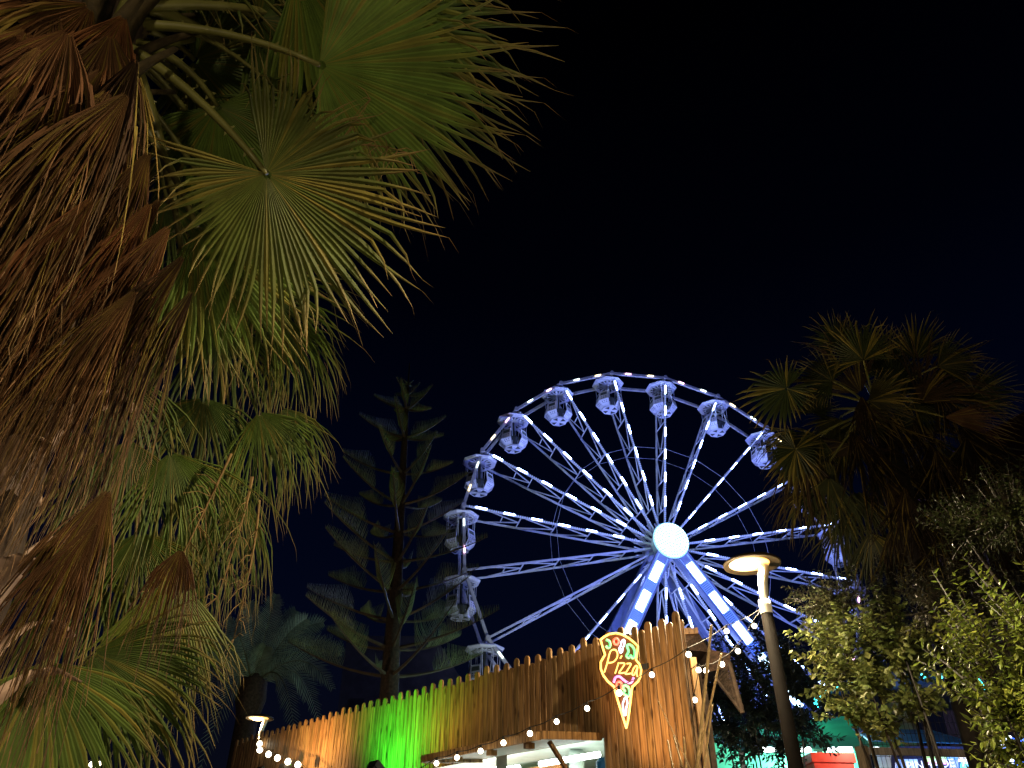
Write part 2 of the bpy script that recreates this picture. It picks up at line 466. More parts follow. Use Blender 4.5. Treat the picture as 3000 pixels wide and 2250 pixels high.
GN = {0: "lowest visible gondola, half hidden behind the left end of the palisade kiosk top", 1: 'gondola behind the norfolk pine branch tips, second lowest on the left',
      2: 'gondola furthest left on the wheel, at the nine o\'clock rim', 3: 'gondola at the left rim just above the nine o\'clock one',
      4: 'gondola on the upper left rim, beside the leftmost dense led spokes', 5: 'gondola at eleven o\'clock on the wheel rim',
      6: 'gondola just left of the topmost point of the wheel', 7: 'gondola just right of the topmost point of the wheel',
      8: 'gondola at one o\'clock on the wheel rim', 9: 'gondola touching the left edge of the dark fan palm crown',
      10: 'gondola hidden behind fronds at the right palm\'s left edge', 11: 'gondola behind the right palm at three o\'clock',
      12: 'gondola hanging clear below the right palm skirt', 13: 'gondola low on the right rim behind the leafy tree'}
proto = make_gondola()
for k in range(14):
    o = proto if k == 0 else copy_tree(proto)
    p = rad(SA[k], WR, WW / 2)
    o.location = WC + EX * p.x + EY * p.y + V((0, 0, p.z)); o.rotation_euler = (0, 0, YAW)
    o['label'] = 'white octagonal ' + GN[k]; o['group'] = 'gondolas hanging on the ferris wheel'

# ------------------------------------------------------------------ wooden kiosk
KH = 4.0
KA, KB = atz(262.4, 732.3, KH), atz(668.5, 615.3, KH)
KD = (KB - KA); KD.z = 0; KD.normalize()             # along the wall, towards the right end
KN = V((KD.y, -KD.x, 0))                             # out of the wall, towards the camera
if KN.dot(CAM - KB) < 0: KN = -KN
KL0, KL1 = KA - KD * 0.9, KB + KD * 0.22
KLEN = (KL1 - KL0).length
KO = V((KL0.x, KL0.y, 0))
def kp(s, out, z): return KO + KD * s + KN * out + V((0, 0, z))
def wall_s(px, py):
    p = on_plane(px, py, KO, KN); return (p - KO).dot(KD), p.z
kiosk = thing('pizza_kiosk', 'long wooden palisade kiosk with a lit serving hatch under raised flap', 'kiosk', KO)
hs1, hz = wall_s(*S(1765.5, 2163))                   # right upper corner of the hatch
hs0 = 0.4
print('kiosk len', KLEN, 'hatch', hs1, hz, 'A', KA, 'B', KB)
WOOD = (0.40, 0.235, 0.105)
b = MB()
PW = 0.088; n = int(KLEN / PW)
def plank(b, s0, w, z0, z1, out, th, round_=True, ax=None, nn=None, org=None):
    ax = ax or KD; nn = nn or KN; org = org or KO
    c = jit(WOOD, 0.22); b.col = mixc(c, (0.36, 0.24, 0.14), random.random() * 0.4)
    prof = [(0, z0), (w, z0)]
    if round_:
        for i in range(7):
            a = math.pi * i / 6; prof.append((w / 2 + math.cos(a) * w / 2, z1 - w * .55 + math.sin(a) * w * .55))
    else: prof += [(w, z1), (0, z1)]
    ch = 0.006; cx = w / 2; cz = (z0 + z1) / 2
    def P(x, z, o): return org + ax * (s0 + x) + nn * (out + o) + V((0, 0, z))
    back = [b.pt(P(x, z, 0)) for x, z in prof]; mid = [b.pt(P(x, z, th - ch)) for x, z in prof]
    fr = [b.pt(P(x + (ch if x < cx else -ch), z + (ch if z < cz else -ch), th)) for x, z in prof]
    k = len(prof); b.face(*fr); b.face(*back[::-1])
    for i in range(k):
        j = (i + 1) % k
        b.face(back[i], back[j], mid[j], mid[i]); b.face(mid[i], mid[j], fr[j], fr[i])
for i in range(n):
    s = i * PW
    z1 = KH + (0.0 if i % 2 == 0 else -0.085) + random.uniform(-0.02, 0.02)
    z0 = hz if hs0 < s + PW * .5 < hs1 else 0.02
    plank(b, s + random.uniform(-.001, .001), PW - 0.007, z0, z1, random.uniform(0, 0.004), 0.024)
b.build('plank_wall', M['wood'], kiosk)
SWD = V((math.sin(R(7)), math.cos(R(7)), 0)); SWN = V((SWD.y, -SWD.x, 0))
b = MB()
for i in range(34):                                   # return wall at the right end
    z1 = KH + (0.0 if i % 2 == 0 else -0.085) - 0.05
    plank(b, i * PW, PW - 0.007, 0.02, z1, 0, 0.024, ax=SWD, nn=SWN, org=kp(n * PW - 0.02, -0.03, 0))
b.build('side_wall', M['wood'], kiosk)
b = MB(); b.col = (0.16, 0.09, 0.045)
for z in (3.55, hz + 0.25):
    b.bar(kp(0.05, -0.045, z), kp(n * PW - 0.1, -0.045, z), 0.06, 0.09)
b.build('back_rail', M['wood'], kiosk)
b = MB(); b.prism([kp(0.1, -0.09, 3.5), kp(n * PW - 0.15, -0.09, 3.5), kp(n * PW - 2.8, -3.0, 3.3), kp(0.1, -3.0, 3.3)], (0, 0, 1), 0.06)
b.build('roof', M['black'], kiosk)
M['inner'] = mat('inner_wall', (0.62, 0.62, 0.48), 0.7, var=0.3, scale=3, stretch=(14, 14, 0.6))
M['ceil'] = mat('kiosk_ceiling', (0.6, 0.68, 0.64), 0.6, var=0.1)
M['orange'] = mat('orange_board', (0.75, 0.3, 0.1), 0.6, var=0.45, scale=5)
M['tube'] = glow('tube_light', (0.9, 1.0, 0.94), 14)
M['grey'] = mat('grey_post', (0.4, 0.38, 0.34), 0.6)
M['blue'] = mat('blue_panel', (0.02, 0.25, 0.75), 0.4)
M['green'] = mat('green_board', (0.05, 0.45, 0.2), 0.5)
# interior
b = MB(); b.prism([kp(hs0, -0.1, hz + 0.14), kp(hs1, -0.1, hz + 0.14), kp(hs1 - 2.2, -2.6, hz + 0.14), kp(hs0, -2.6, hz + 0.14)], (0, 0, 1), 0.05)
b.build('ceiling', M['ceil'], kiosk)
b = MB()
s = hs0
while s < hs1 - 2.0:
    b.tube([kp(s, -2.55, 0.1), kp(s, -2.55, hz + 0.1)], 0.035, 6); s += 0.074
b.build('inner_back_wall', M['inner'], kiosk)
b = MB(); x = 0.15
while x < 3.2:
    q = kp(hs1 + 0.05, 0, 0) + SWD * x; b.tube([q + V((0, 0, .1)), q + V((0, 0, hz + 0.1))], 0.035, 6); x += 0.074
b.build('inner_side_wall', M['inner'], kiosk)
sm, _ = wall_s(*S(1430, 2205))
b = MB(); b.box(kp((hs0 + sm) / 2, -1.2, hz - 0.55), KD * ((sm - hs0) / 2), KN * 0.03, V((0, 0, 0.62)))
b.build('orange_board', M['orange'], kiosk)
b = MB(); b.bar(kp(sm + 0.12, -0.1, 0.1), kp(sm + 0.12, -0.1, hz + 0.05), 0.12, 0.12)
b.build('post', M['grey'], kiosk)
b = MB(); b.tube([kp(hs1 - 1.9, -1.7, hz - 0.5), kp(hs1 - 1.45, -1.3, hz - 0.3), kp(hs1 - 1.3, -1.0, hz - 0.05), kp(hs1 - 1.2, -0.9, hz + 0.1)], 0.09, 10)
b.build('duct', M['ceil'], kiosk, smooth=True)
b = MB(); b.lathe([(0.09, 0), (0.09, 0.32), (0.05, 0.36)], kp(hs1 - 0.17, -0.2, hz - 0.5), n=12)
b.build('water_bottle', M['blue'], kiosk)
b = MB(); b.box(kp(hs1 + 0.0, 0, hz - 0.38) + SWD * .9, SWD * 0.2, SWN * 0.012, V((0, 0, 0.25)))
b.build('menu_board', M['green'], kiosk)
for s_, o_ in ((hs1 - 0.95, -0.5), (hs1 - 2.2, -0.5), (sm - 0.6, -0.4), (sm - 2.2, -0.4)):
    b = MB(); b.tube([kp(s_ - 0.45, o_, hz - 0.04), kp(s_ + 0.45, o_, hz - 0.04)], 0.03, 8)
    b.build('tube_light', M['tube'], kiosk)
for s_, o_ in ((hs1 - 1.3, -0.9), (hs1 - 2.9, -0.9), (sm - 1.5, -0.6)): light('lamp', 'POINT', kp(s_, o_, hz - 0.45), 17, (0.9, 1.0, 0.9), kiosk, 0.25)
# flap
FPX, FPY = S(1585, 2157)
hr = kp(hs1, 0.03, hz)
fc = on_plane(FPX, FPY, kp(hs1, 0, 0), KD); fout = (fc - hr).dot(KN); fz = fc.z
print('flap out', fout, fz)
fo = min(max(fout, 0.5), 1.2)
fs0, _ = wall_s(*S(1244, 2218)); 
pl = on_plane(*S(1244.7, 2218), kp(0, fout, 0), KN); fs0 = (pl - KO).dot(KD)
fl0, fl1 = kp(fs0, 0.03, hz), kp(fs0, fout, fz)
up_ = KD.cross((fc - hr)).normalized()
if up_.z < 0: up_ = -up_
b = MB(); b.prism([fl0, hr, fc, fl1], up_, 0.018); b.build('flap', M['ceil'], kiosk)
b = MB(); b.col = (0.5, 0.3, 0.13)
b.bar(hr + up_ * 0.01, fc + up_ * 0.01, 0.04, 0.07, up_); b.bar(fl0, fl1, 0.04, 0.07, up_); b.bar(fc + KN * 0.03, fl1 + KN * 0.03, 0.05, 0.07, up_)
for k in range(3):
    q = fc.lerp(fl1, 0.12 + 0.3 * k); b.box(q - V((0, 0, 0.05)) - KN * 0.05, KD * 0.035, KN * 0.04, V((0, 0, 0.025)))
b.build('flap_frame', M['wood'], kiosk)
for q in (hr.lerp(fc, 0.75) - KD * 0.1,):
    b = MB(); b.col = (0.3, 0.18, 0.09)
    e = on_plane(*S(1712, 2262), kp(hs1 - 0.12, 0, 0), KD)
    b.bar(q - V((0, 0, 0.03)), kp(hs1 - 0.05, 0.04, hz - 0.75), 0.035, 0.035)
    b.build('flap_strut', M['wood'], kiosk)

# floodlights clipped to the wall; warm, yellow and orange ones assumed out of view
def flood(sx, sy, label, col, e, aim=(0, 0.0, 1.2), out=0.42, ang=95):
    s_, z_ = wall_s(*S(sx, sy))
    p = kp(s_, out, z_)
    t = thing('floodlight', label, 'floodlight', p, group='floodlights on the palisade wall')
    b = MB(); d = (kp(s_ + aim[0], 0.0, z_ + aim[2]) - p).normalized(); a = KD; c = d.cross(a).normalized()
    b.box(p - d * 0.04, a * 0.085, c * 0.06, d * 0.035)
    b.box(p - d * 0.085, a * 0.06, c * 0.045, d * 0.012)
    b.bar(p - d * 0.06, kp(s_, 0.03, z_ - 0.02), 0.025, 0.025)
    b.build('housing', M['black'], t)
    b = MB(); b.box(p - d * 0.003, a * 0.07, c * 0.045, d * 0.004)
    b.build('lens', glow('flood_lens', col, 3), t)
    light('lamp', 'SPOT', p + d * 0.02, e, col, t, 0.04, p + d, ang, 1.0)
flood(1172, 2300, 'small black floodlight throwing a bright green beam up the planks', (0.03, 1.0, 0.05), 230, out=0.75, aim=(0, 0, .8), ang=125)
flood(940, 2275, 'assumed warm floodlight low on the far left of the plank wall', (1.0, 0.6, 0.22), 140, out=0.9, aim=(0, 0, .7), ang=130)  # unseen fitting, assumed from the warm wash on the planks
flood(1290, 2262, 'assumed dim yellow floodlight between the green beam and the flap', (1.0, 0.75, 0.1), 38, out=0.9, ang=130)  # assumed source for the yellowish glow beside the green
flood(1965, 2420, 'assumed orange floodlight low at the right end of the planks beneath the pizza sign', (1.0, 0.58, 0.24), 150, out=0.7, aim=(0.1, 0, 1.7), ang=84)  # assumed lamp below the view, lights the right end planks
flood(892, 2246, 'tiny green floodlight hanging under the left string of bulbs', (0.05, 1.0, 0.1), 1.5, out=0.3)

# ------------------------------------------------------------------ pizza sign
sgc = at(*S(1815, 1990), 7.98)
SH = V((math.sin(R(74)), math.cos(R(74)), 0)); SU = V((0, 0, 1)); SN = SH.cross(SU)
if SN.dot(CAM - sgc) < 0: SN = -SN
sign = thing('pizza_sign', 'glowing neon pizza slice sign with yellow outline reading Pizza', 'neon sign', sgc)
def sg(x, y, o=0.0):                                  # from the 1481 x 1659 close-up
    k = (250 / 1481) * 0.341333 / F_PX * 8.13
    yy = (845 - y) * k * 1.06
    u = ((x - 655) - 0.118 * (y - 845)) * k * 1.03
    return sgc + SH * u + SU * yy + SN * o
outl = [(310, 290), (370, 240), (450, 195), (560, 170), (660, 180), (780, 225), (880, 290), (945, 340), (930, 450), (915, 545), (975, 610), (1005, 690), (995, 780), (955, 860), (860, 945),
        (845, 1060), (825, 1240), (800, 1420), (775, 1515), (700, 1330), (620, 1130), (560, 960), (455, 890), (380, 810), (335, 720), (330, 620), (365, 560), (395, 510), (350, 400)]
cen = (650, 800)
b = MB()
big = [(cen[0] + (x - cen[0]) * 1.045, cen[1] + (y - cen[1]) * 1.02) for x, y in outl]
bk = [b.pt(sg(x, y, -0.035)) for x, y in big]; fr_ = [b.pt(sg(x, y, 0)) for x, y in big]
nb = len(big)
for i in range(nb): b.face(bk[i], bk[(i + 1) % nb], fr_[(i + 1) % nb], fr_[i])
b.face(*fr_); b.face(*bk[::-1])
M['acr'] = mat('sign_board', (0.22, 0.085, 0.03), 0.25, var=0.1)
board = b.build('board', M['acr'], sign)
def neon(name, paths, col, s, r=0.0072, closed=False):
    b = MB()
    for p in paths:
        pts = [V((x, y)) for x, y in p]
        # Catmull-Rom smoothing
        q = []
        m = len(pts)
        for i in range(m if closed else m - 1):
            p0 = pts[(i - 1) % m] if (closed or i) else pts[0]; p1 = pts[i]; p2 = pts[(i + 1) % m]
            p3 = pts[(i + 2) % m] if (closed or i + 2 < m) else pts[-1]
            for t in (0, .25, .5, .75):
                q.append(0.5 * ((2 * p1) + (p2 - p0) * t + (2 * p0 - 5 * p1 + 4 * p2 - p3) * t * t + (3 * p1 - p0 - 3 * p2 + p3) * t ** 3))
        q.append(pts[0] if closed else pts[-1])
        b.tube([sg(v.x, v.y, 0.012) for v in q], r, 6)
    return b.build(name, glow('neon_' + name, col, s), sign)
b = MB()
for i in range(nb):
    x0, y0 = outl[i]; x1, y1 = outl[(i + 1) % nb]
    b.tube([sg(x0, y0, 0.012), sg(x1, y1, 0.012)], 0.0105, 7)
    b.ball(sg(x0, y0, 0.012), 0.0105, 7, 4)
b.build('outline_tube', glow('neon_outline', (1.0, 0.56, 0.07), 2.6), sign)
neon('lettering_tube', [
    [(395, 765), (430, 650), (455, 550), (475, 470), (510, 430), (565, 425), (600, 470), (595, 540), (545, 600), (490, 620), (450, 622)],
    [(650, 545), (675, 505)], [(625, 610), (600, 690), (572, 770)],
    [(645, 615), (725, 615), (690, 680), (640, 750), (655, 762), (730, 748)], [(760, 615), (830, 612), (795, 680), (745, 755), (760, 768), (835, 752)],
    [(945, 650), (915, 635), (870, 690), (855, 760), (880, 775), (915, 720), (945, 650), (930, 740), (945, 795)]], (1.0, 0.6, 0.09), 2.4)
neon('green_pepper_tube', [[(405, 285), (455, 300), (475, 345), (465, 395), (430, 400), (405, 375)],
    [(790, 325), (760, 350), (785, 420), (775, 460), (755, 500), (790, 530), (825, 490), (850, 525), (885, 505), (890, 420), (850, 350), (790, 325)],
    [(720, 925), (715, 985), (740, 1010), (710, 1040), (745, 1060), (800, 1080), (815, 1010), (790, 950), (720, 925)]], (0.01, 0.8, 0.2), 1.8, r=0.0125)
neon('tomato_tube', [[(575, 250), (540, 270), (530, 300), (550, 335), (590, 340), (610, 300), (600, 262)], [(640, 885), (605, 910), (610, 960), (650, 995), (685, 960), (680, 905)]], (1.0, 0.03, 0.015), 2.2, r=0.012, closed=True)
neon('onion_tube', [[(700, 260), (665, 290), (655, 350), (630, 400), (650, 460), (680, 440), (685, 390), (710, 340), (715, 285)], [(745, 1105), (725, 1150), (712, 1210), (740, 1340), (765, 1330), (770, 1240), (785, 1180), (770, 1110)]], (0.7, 0.75, 1.0), 3.5, closed=True)
neon('pink_tube', [[(555, 900), (580, 830), (640, 810), (700, 845), (770, 885), (830, 890), (865, 850), (878, 810)]], (1.0, 0.18, 0.8), 2.0, r=0.011)
b = MB()
p0, p1 = sg(1000, 640, -0.02), sg(1155, 612, -0.02)
sb, zb_ = (p1 - KO).dot(KD), p1.z
b.bar(p0, p1, 0.012, 0.055)
b.bar(p1, kp(sb, 0.03, zb_), 0.03, 0.05)
b.bar(sg(480, 900, -0.03), kp((sg(480, 900) - KO).dot(KD), 0.02, sg(480, 900).z), 0.02, 0.03)
b.build('bracket', M['black'], sign)
print('sign out of wall', (sgc - KO).dot(KN), (sg(1000, 640) - KO).dot(KN))

# ------------------------------------------------------------------ street lamps
def street_lamp(head, label, e, up=0, arm_dir=None):
    h = V(head)
    side = V(arm_dir or (1, 0, 0)).normalized()
    top = h + side * 0.06 - V((0, 0, 0.40)); base = V((top.x, top.y, 0))
    t = thing('street_lamp', label, 'street lamp', base)
    b = MB(); b.lathe([(0.16, 0), (0.16, 0.03), (0.075, 0.06), (0.072, 2.5), (0.06, top.z - 0.14)], base, n=16)
    b.build('pole', M['pole'], t, smooth=True)
    b = MB(); b.lathe([(0.062, top.z - 0.14), (0.064, top.z), (0.02, top.z + 0.02)], base, n=14); b.build('collar', M['lampwhite'], t, smooth=True)
    b = MB(); b.tube([top - V((0, 0, 0.02)), top.lerp(h, 0.5) + side * 0.05, h + side * 0.13 - V((0, 0, 0.02))], [0.042, 0.05, 0.055], 10)
    b.build('arm', M['lampwhite'], t, smooth=True)
    b = MB(); b.lathe([(0.02, 0.075), (0.16, 0.06), (0.27, 0.03), (0.305, 0.0), (0.30, -0.018), (0.28, -0.012), (0.23, 0.0), (0.02, 0.0)], h, n=36)
    b.build('lamp_disc', M['bronze'], t, smooth=True)
    b = MB(); b.lathe([(0.12, -0.012), (0.11, -0.03), (0.08, -0.04), (0.01, -0.042)], h - side * 0.05, n=24)
    b.build('lens', M['lens'], t)
    b = MB(); b.lathe([(0.215, -0.001), (0.21, -0.008), (0.13, -0.014), (0.01, -0.016)], h - side * 0.03, n=28)
    b.build('glow_ring', M['lampglow'], t)  # added emissive ring, imitates glow spreading round the lens
    light('lamp', 'SPOT', h - V((0, 0, 0.06)) - side * 0.04, e, (1.0, 0.79, 0.48), t, 0.08, h - V((0, 0, 3)) - side * 0.04, 179, 0.1)
    if up: light('glow', 'POINT', h - V((0, 0, 0.55)) - side * 0.7, up, (1.0, 0.79, 0.48), t, 0.2)  # extra fill light floating off the head, added to light foliage
    return t
street_lamp(at(*S(2203, 1652), 8.9), 'street lamp with glowing round disc head right of the kiosk', 420, 170)
street_lamp(at(*S(762, 2104), 19.5), 'distant street lamp glowing at the left end of the plank wall', 300, 90, arm_dir=(1, 0.2, 0))

# ------------------------------------------------------------------ vegetation helpers
GREEN = (0.11, 0.17, 0.03); YELLOW = (0.25, 0.19, 0.035); BROWN = (0.135, 0.058, 0.024); STRAW = (0.30, 0.20, 0.10)
def axes_at(p):
    r = (V(p) - CAM).normalized()
    x = r.cross(V((0, 0, 1))).normalized(); y = x.cross(r).normalized()
    return x, y, -r                        # right, up, towards the camera
def fan_mesh(b, hub, mid, nrm, L, spread, n, fused, droop, base, tip, ragged=0.06, thin=1.0, curl=0.25, fold=0.35, k0=0.25):
    mid = mid.normalized(); nrm = (nrm - mid * nrm.dot(mid)).normalized(); side = nrm.cross(mid)
    g = V((0, 0, -1))
    dl = spread / n / 2
    for i in range(n):
        th = -spread / 2 + spread * (i + 0.5) / n + random.uniform(-.2, .2) * dl
        prof = 0.62 + 0.38 * math.cos(min(abs(th), 1.6)) if spread > 1.2 else 0.85 + 0.15 * math.cos(th * 2)
        Li = L * prof * random.uniform(1 - ragged * 2, 1 + ragged)
        d0 = (mid * math.cos(th) + side * math.sin(th)); s0 = (side * math.cos(th) - mid * math.sin(th))
        dr = droop * random.uniform(.7, 1.5); lean = random.uniform(-1, 1) * curl
        c0 = jit(base, 0.18); c1 = jit(tip, 0.25)
        if random.random() < 0.2: c0 = mixc(c0, YELLOW, random.uniform(.3, .75))
        ts = (0.03, 0.22, 0.42, fused, fused + (1 - fused) * .35, fused + (1 - fused) * .7, 1.0)
        prev = None; pos = hub + d0 * Li * 0.03; dcur = d0.copy(); last = 0.03
        bend = random.random() < 0.18
        for t in ts:
            st = (t - last) * Li; last = t
            k = max(0, t - k0)
            dcur = (dcur + g * dr * k * 0.9 + (s0 * lean * 0.5 if t > fused else V())).normalized()
            if bend and t > fused + (1 - fused) * .5: dcur = (dcur + g * 0.9).normalized()
            pos = pos + dcur * st
            wf = fused * Li * math.tan(dl) * 1.02
            w = t * Li * math.tan(dl) * 1.02 if t <= fused else max(0.0006, wf * (1 - (t - fused) / (1 - fused)) ** .75)
            w *= thin
            sd = (s0 - dcur * s0.dot(dcur)).normalized(); nn = sd.cross(dcur)
            if nn.dot(nrm) < 0: nn = -nn
            c = mixc(c0, c1, max(0, min(1, (t - 0.72) / 0.25)))
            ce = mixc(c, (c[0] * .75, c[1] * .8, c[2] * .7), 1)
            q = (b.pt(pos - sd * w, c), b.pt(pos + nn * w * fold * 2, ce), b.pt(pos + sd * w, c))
            if prev:
                b.face(prev[0], prev[1], q[1], q[0]); b.face(prev[1], prev[2], q[2], q[1])
            prev = q
        if random.random() < 0.35:         # loose thread at the tip
            e = pos + (dcur + g * random.uniform(.2, 1.2) + s0 * random.uniform(-.5, .5)).normalized() * L * random.uniform(.06, .16)
            a_, c_ = b.pt(pos - s0 * .0015, c1), b.pt(pos + s0 * .0015, c1); b.face(a_, c_, b.pt(e, c1))
def arc(p, q, up, k=8):
    m = (p + q) / 2 + up
    return [p * (1 - t) ** 2 + m * 2 * t * (1 - t) + q * t * t for t in [i / k for i in range(k + 1)]]
def frond(tree, hub, ang, L, spread, start, lift=0.25, tilt=0.0, roll=0.0, droop=0.15, n=44, fused=0.58, base=GREEN, tip=STRAW, name='frond', pw=0.02, mat_='frond', **kw):
    x, y, z = axes_at(hub)
    mid = x * math.cos(R(ang)) + y * math.sin(R(ang)) + z * tilt
    nrm = z + (x * math.sin(R(ang)) - y * math.cos(R(ang))) * roll - mid * tilt
    b = MB(); fan_mesh(b, hub, mid, nrm, L, R(spread), n, fused, droop, base, tip, **kw)
    o = b.build(name, M[mat_], tree)
    if start is not None:
        p = MB(); pts = arc(V(start), hub, V((0, 0, lift)), 9)
        p.tube(pts, [pw * (1.5 - 0.9 * i / 9) for i in range(10)], 6)
        for i in range(3, 9):
            for s_ in (-1, 1):
                q = pts[i]; dd = (pts[i + 1] - q).normalized(); sd = dd.cross(z).normalized() * s_
                a = p.pt(q + sd * pw * .7); c = p.pt(q + sd * pw * .7 + dd * .02); p.face(a, c, p.pt(q + sd * (pw * 1.6) + dd * .02))
        p.build('petiole', M['petiole'], o, smooth=True)
    return o
def px_len(l, d): return l * 0.462929 / F_PX * d          # length in the 2212 view at distance d

# ------------------------------------------------------------------ near fan palm, upper left
K = at(*D(225, 40), 4.5)
TB = at(-42, 740, 3.6); TB2 = V((TB.x - 0.02, TB.y + 0.05, 0))
palm = thing('fan_palm', 'tall fan palm close by with hanging brown skirt and green fans, filling the left side', 'palm tree', TB2)
def trunk_at(z):
    t = z / K.z
    return TB2.lerp(V((K.x, K.y, K.z)), t ** 1.15)
b = MB(); zs = [i * K.z / 26 for i in range(27)]
b.tube([V((trunk_at(z).x, trunk_at(z).y, z)) for z in zs], [0.27 - 0.004 * i + random.uniform(-.012, .012) for i in range(27)], 14)
b.build('trunk', M['bark'], palm, smooth=True)
# old leaf bases, curved straps standing off the trunk
for i in range(26):
    z = 1.5 + i * 0.07; a = i * 2.4 + random.uniform(-.2, .2)
    c = trunk_at(z); c.z = z
    d = V((math.cos(a), math.sin(a), 0)); s_ = V((-d.y, d.x, 0)); b = MB()
    ln = random.uniform(.28, .5); prev = None
    for k in range(6):
        t = k / 5
        p = c + d * (0.2 + ln * .62 * t ** 1.3) + V((0, 0, ln * (t - 0.55 * t * t * t)))
        w = (0.10 - 0.06 * t) * random.uniform(.9, 1.05); cup = d * 0.03 * (1 - t)
        q = (b.pt(p - s_ * w - cup), b.pt(p + d * .012), b.pt(p + s_ * w - cup), b.pt(p - d * .02))
        if prev:
            for e in range(4): b.face(prev[e], prev[(e + 1) % 4], q[(e + 1) % 4], q[e])
        prev = q
    b.face(*prev)
    b.build('leaf_base', M['boot'], palm, smooth=True)
for i in range(22):                       # young petiole bases wrapped round the crown
    a = i * 2.4; zz = -.75 + i * .045; d = V((math.cos(a), math.sin(a), 0)); s_ = V((-d.y, d.x, 0)); b = MB(); prev = None
    for k in range(6):
        t = k / 5; p = K + d * (.16 + .24 * t * t) + V((0, 0, zz + .5 * t)); w = .06 - .045 * t; q = (b.pt(p - s_ * w), b.pt(p + d * .02), b.pt(p + s_ * w), b.pt(p - d * .02))
        if prev:
            for e in range(4): b.face(prev[e], prev[(e + 1) % 4], q[(e + 1) % 4], q[e])
        prev = q
    b.face(*prev); b.build('leaf_base', M['fibre'], palm, smooth=True)
KS = [K + V((random.uniform(-.1, .16), random.uniform(-.12, .1), random.uniform(-.25, .1))) for _ in range(40)]
LF = [  # hub x, y, distance, angle, length, spread, start, lift, tilt, roll, droop, n
    ((690, 140), 4.15, 10, 420, 178, 0.22, .05, -.35, .05, 46), ((730, 70), 4.75, -4, 480, 150, .3, -.15, .1, .06, 44),
    ((640, -60), 4.6, 4, 430, 190, .3, 0.1, -.2, .2, 40), ((575, 375), 3.75, -32, 385, 300, .22, .1, .1, .1, 62),
    ((425, 490), 3.95, -46, 350, 120, .25, .0, -.3, .08, 34), ((395, 560), 4.0, -84, 290, 90, .2, .1, .2, .15, 26),
    ((560, 620), 4.6, -38, 300, 150, .3, .2, .55, .5, 40), ((560, 890), 4.4, -62, 260, 130, .45, .15, .5, .75, 38),
    ((368, 976), 4.05, -66, 300, 120, .35, .2, .3, .8, 38), ((515, 1060), 4.5, -80, 260, 80, .4, .0, .4, .9, 30),
    ((375, 1240), 3.6, -82, 270, 92, .4, .0, .1, .2, 30), ((200, 1410), 3.55, -32, 300, 150, .3, .1, .4, .35, 42),
    ((95, 1430), 3.4, -72, 330, 150, .2, .1, -.3, .3, 42), ((640, 250), 5.1, -70, 260, 240, .35, .1, .3, .35, 44),
    ((480, 330), 5.3, -45, 280, 250, .35, .1, .3, .35, 44), ((470, 700), 5.2, -75, 300, 200, .4, .1, .4, .7, 40),
    ((440, 860), 5.0, -85, 290, 160, .4, .1, .5, .9, 40), ((300, 1150), 4.4, -75, 320, 140, .4, .1, .4, .8, 38),
    ((520, 180), 5.2, -30, 330, 200, .3, .1, .3, .4, 40), ((560, 480), 5.3, -60, 330, 180, .3, .1, .3, .6, 40), ((400, 250), 5.0, -60, 320, 160, .3, .1, .3, .5, 40), ((600, 100), 5.5, 60, 300, 220, .3, .1, .3, .3, 40),
    ((620, 700), 5.1, -62, 240, 130, .3, .1, .4, .9, 36), ((460, 1010), 4.9, -70, 290, 120, .4, .1, .4, .9, 34), ((330, 1330), 4.3, -60, 260, 120, .4, .1, .4, .7, 34), ((610, 880), 4.9, -55, 210, 100, .4, .1, .4, .9, 30), ((420, 1130), 4.6, -80, 280, 90, .4, .1, .4, .9, 30), ((280, 950), 4.8, -80, 330, 120, .4, .1, .4, .9, 34),
    ((470, 230), 4.6, -50, 300, 200, .3, .1, .3, .4, 40), ((520, 430), 4.7, -75, 300, 160, .3, .1, .3, .5, 40), ((610, 210), 4.7, -80, 260, 180, .3, .1, .3, .5, 40), ((360, 430), 4.5, -70, 300, 140, .3, .1, .3, .5, 36), ((560, 40), 4.7, 20, 300, 220, .3, .1, .3, .3, 40), ((420, 130), 4.9, 10, 300, 240, .3, .1, .3, .3, 40),
    ((-60, 190), 4.2, 175, 300, 180, .3, .1, .2, .3, 40), ((60, -60), 4.6, 120, 320, 200, .3, .1, .2, .3, 40),
    ((330, -160), 4.6, 70, 340, 200, .3, .1, .2, .3, 40), ((30, 480), 4.8, -120, 300, 150, .3, .1, .2, .7, 36),
    ((470, 60), 5.4, 20, 300, 240, .3, .1, .3, .3, 40), ((250, 800), 4.9, -80, 330, 150, .3, .1, .2, .8, 36),
    ((180, 1180), 4.6, -95, 320, 140, .3, .1, .2, .8, 36)]
for i, (h, d, a, l, s_, lift, ti, ro, dr, n) in enumerate(LF):
    hub_ = at(*D(*h), d); old = dr > .45
    base = mixc(GREEN, (0.06, 0.085, 0.03), 0.5 if d > 4.6 else 0.0)  # rear fans get a darker base colour to imitate shade
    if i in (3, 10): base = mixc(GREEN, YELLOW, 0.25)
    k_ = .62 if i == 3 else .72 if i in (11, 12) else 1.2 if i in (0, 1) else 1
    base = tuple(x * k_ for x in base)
    n = int(n * 1.35)
    frond(palm, hub_, a, px_len(l, d), s_, KS[i] if h[1] < 700 else None, lift, ti, ro, dr, n, base=base, tip=mixc(STRAW, YELLOW, 0.4), pw=0.022 if not old else 0.014, fused=.55 if not old else .4)
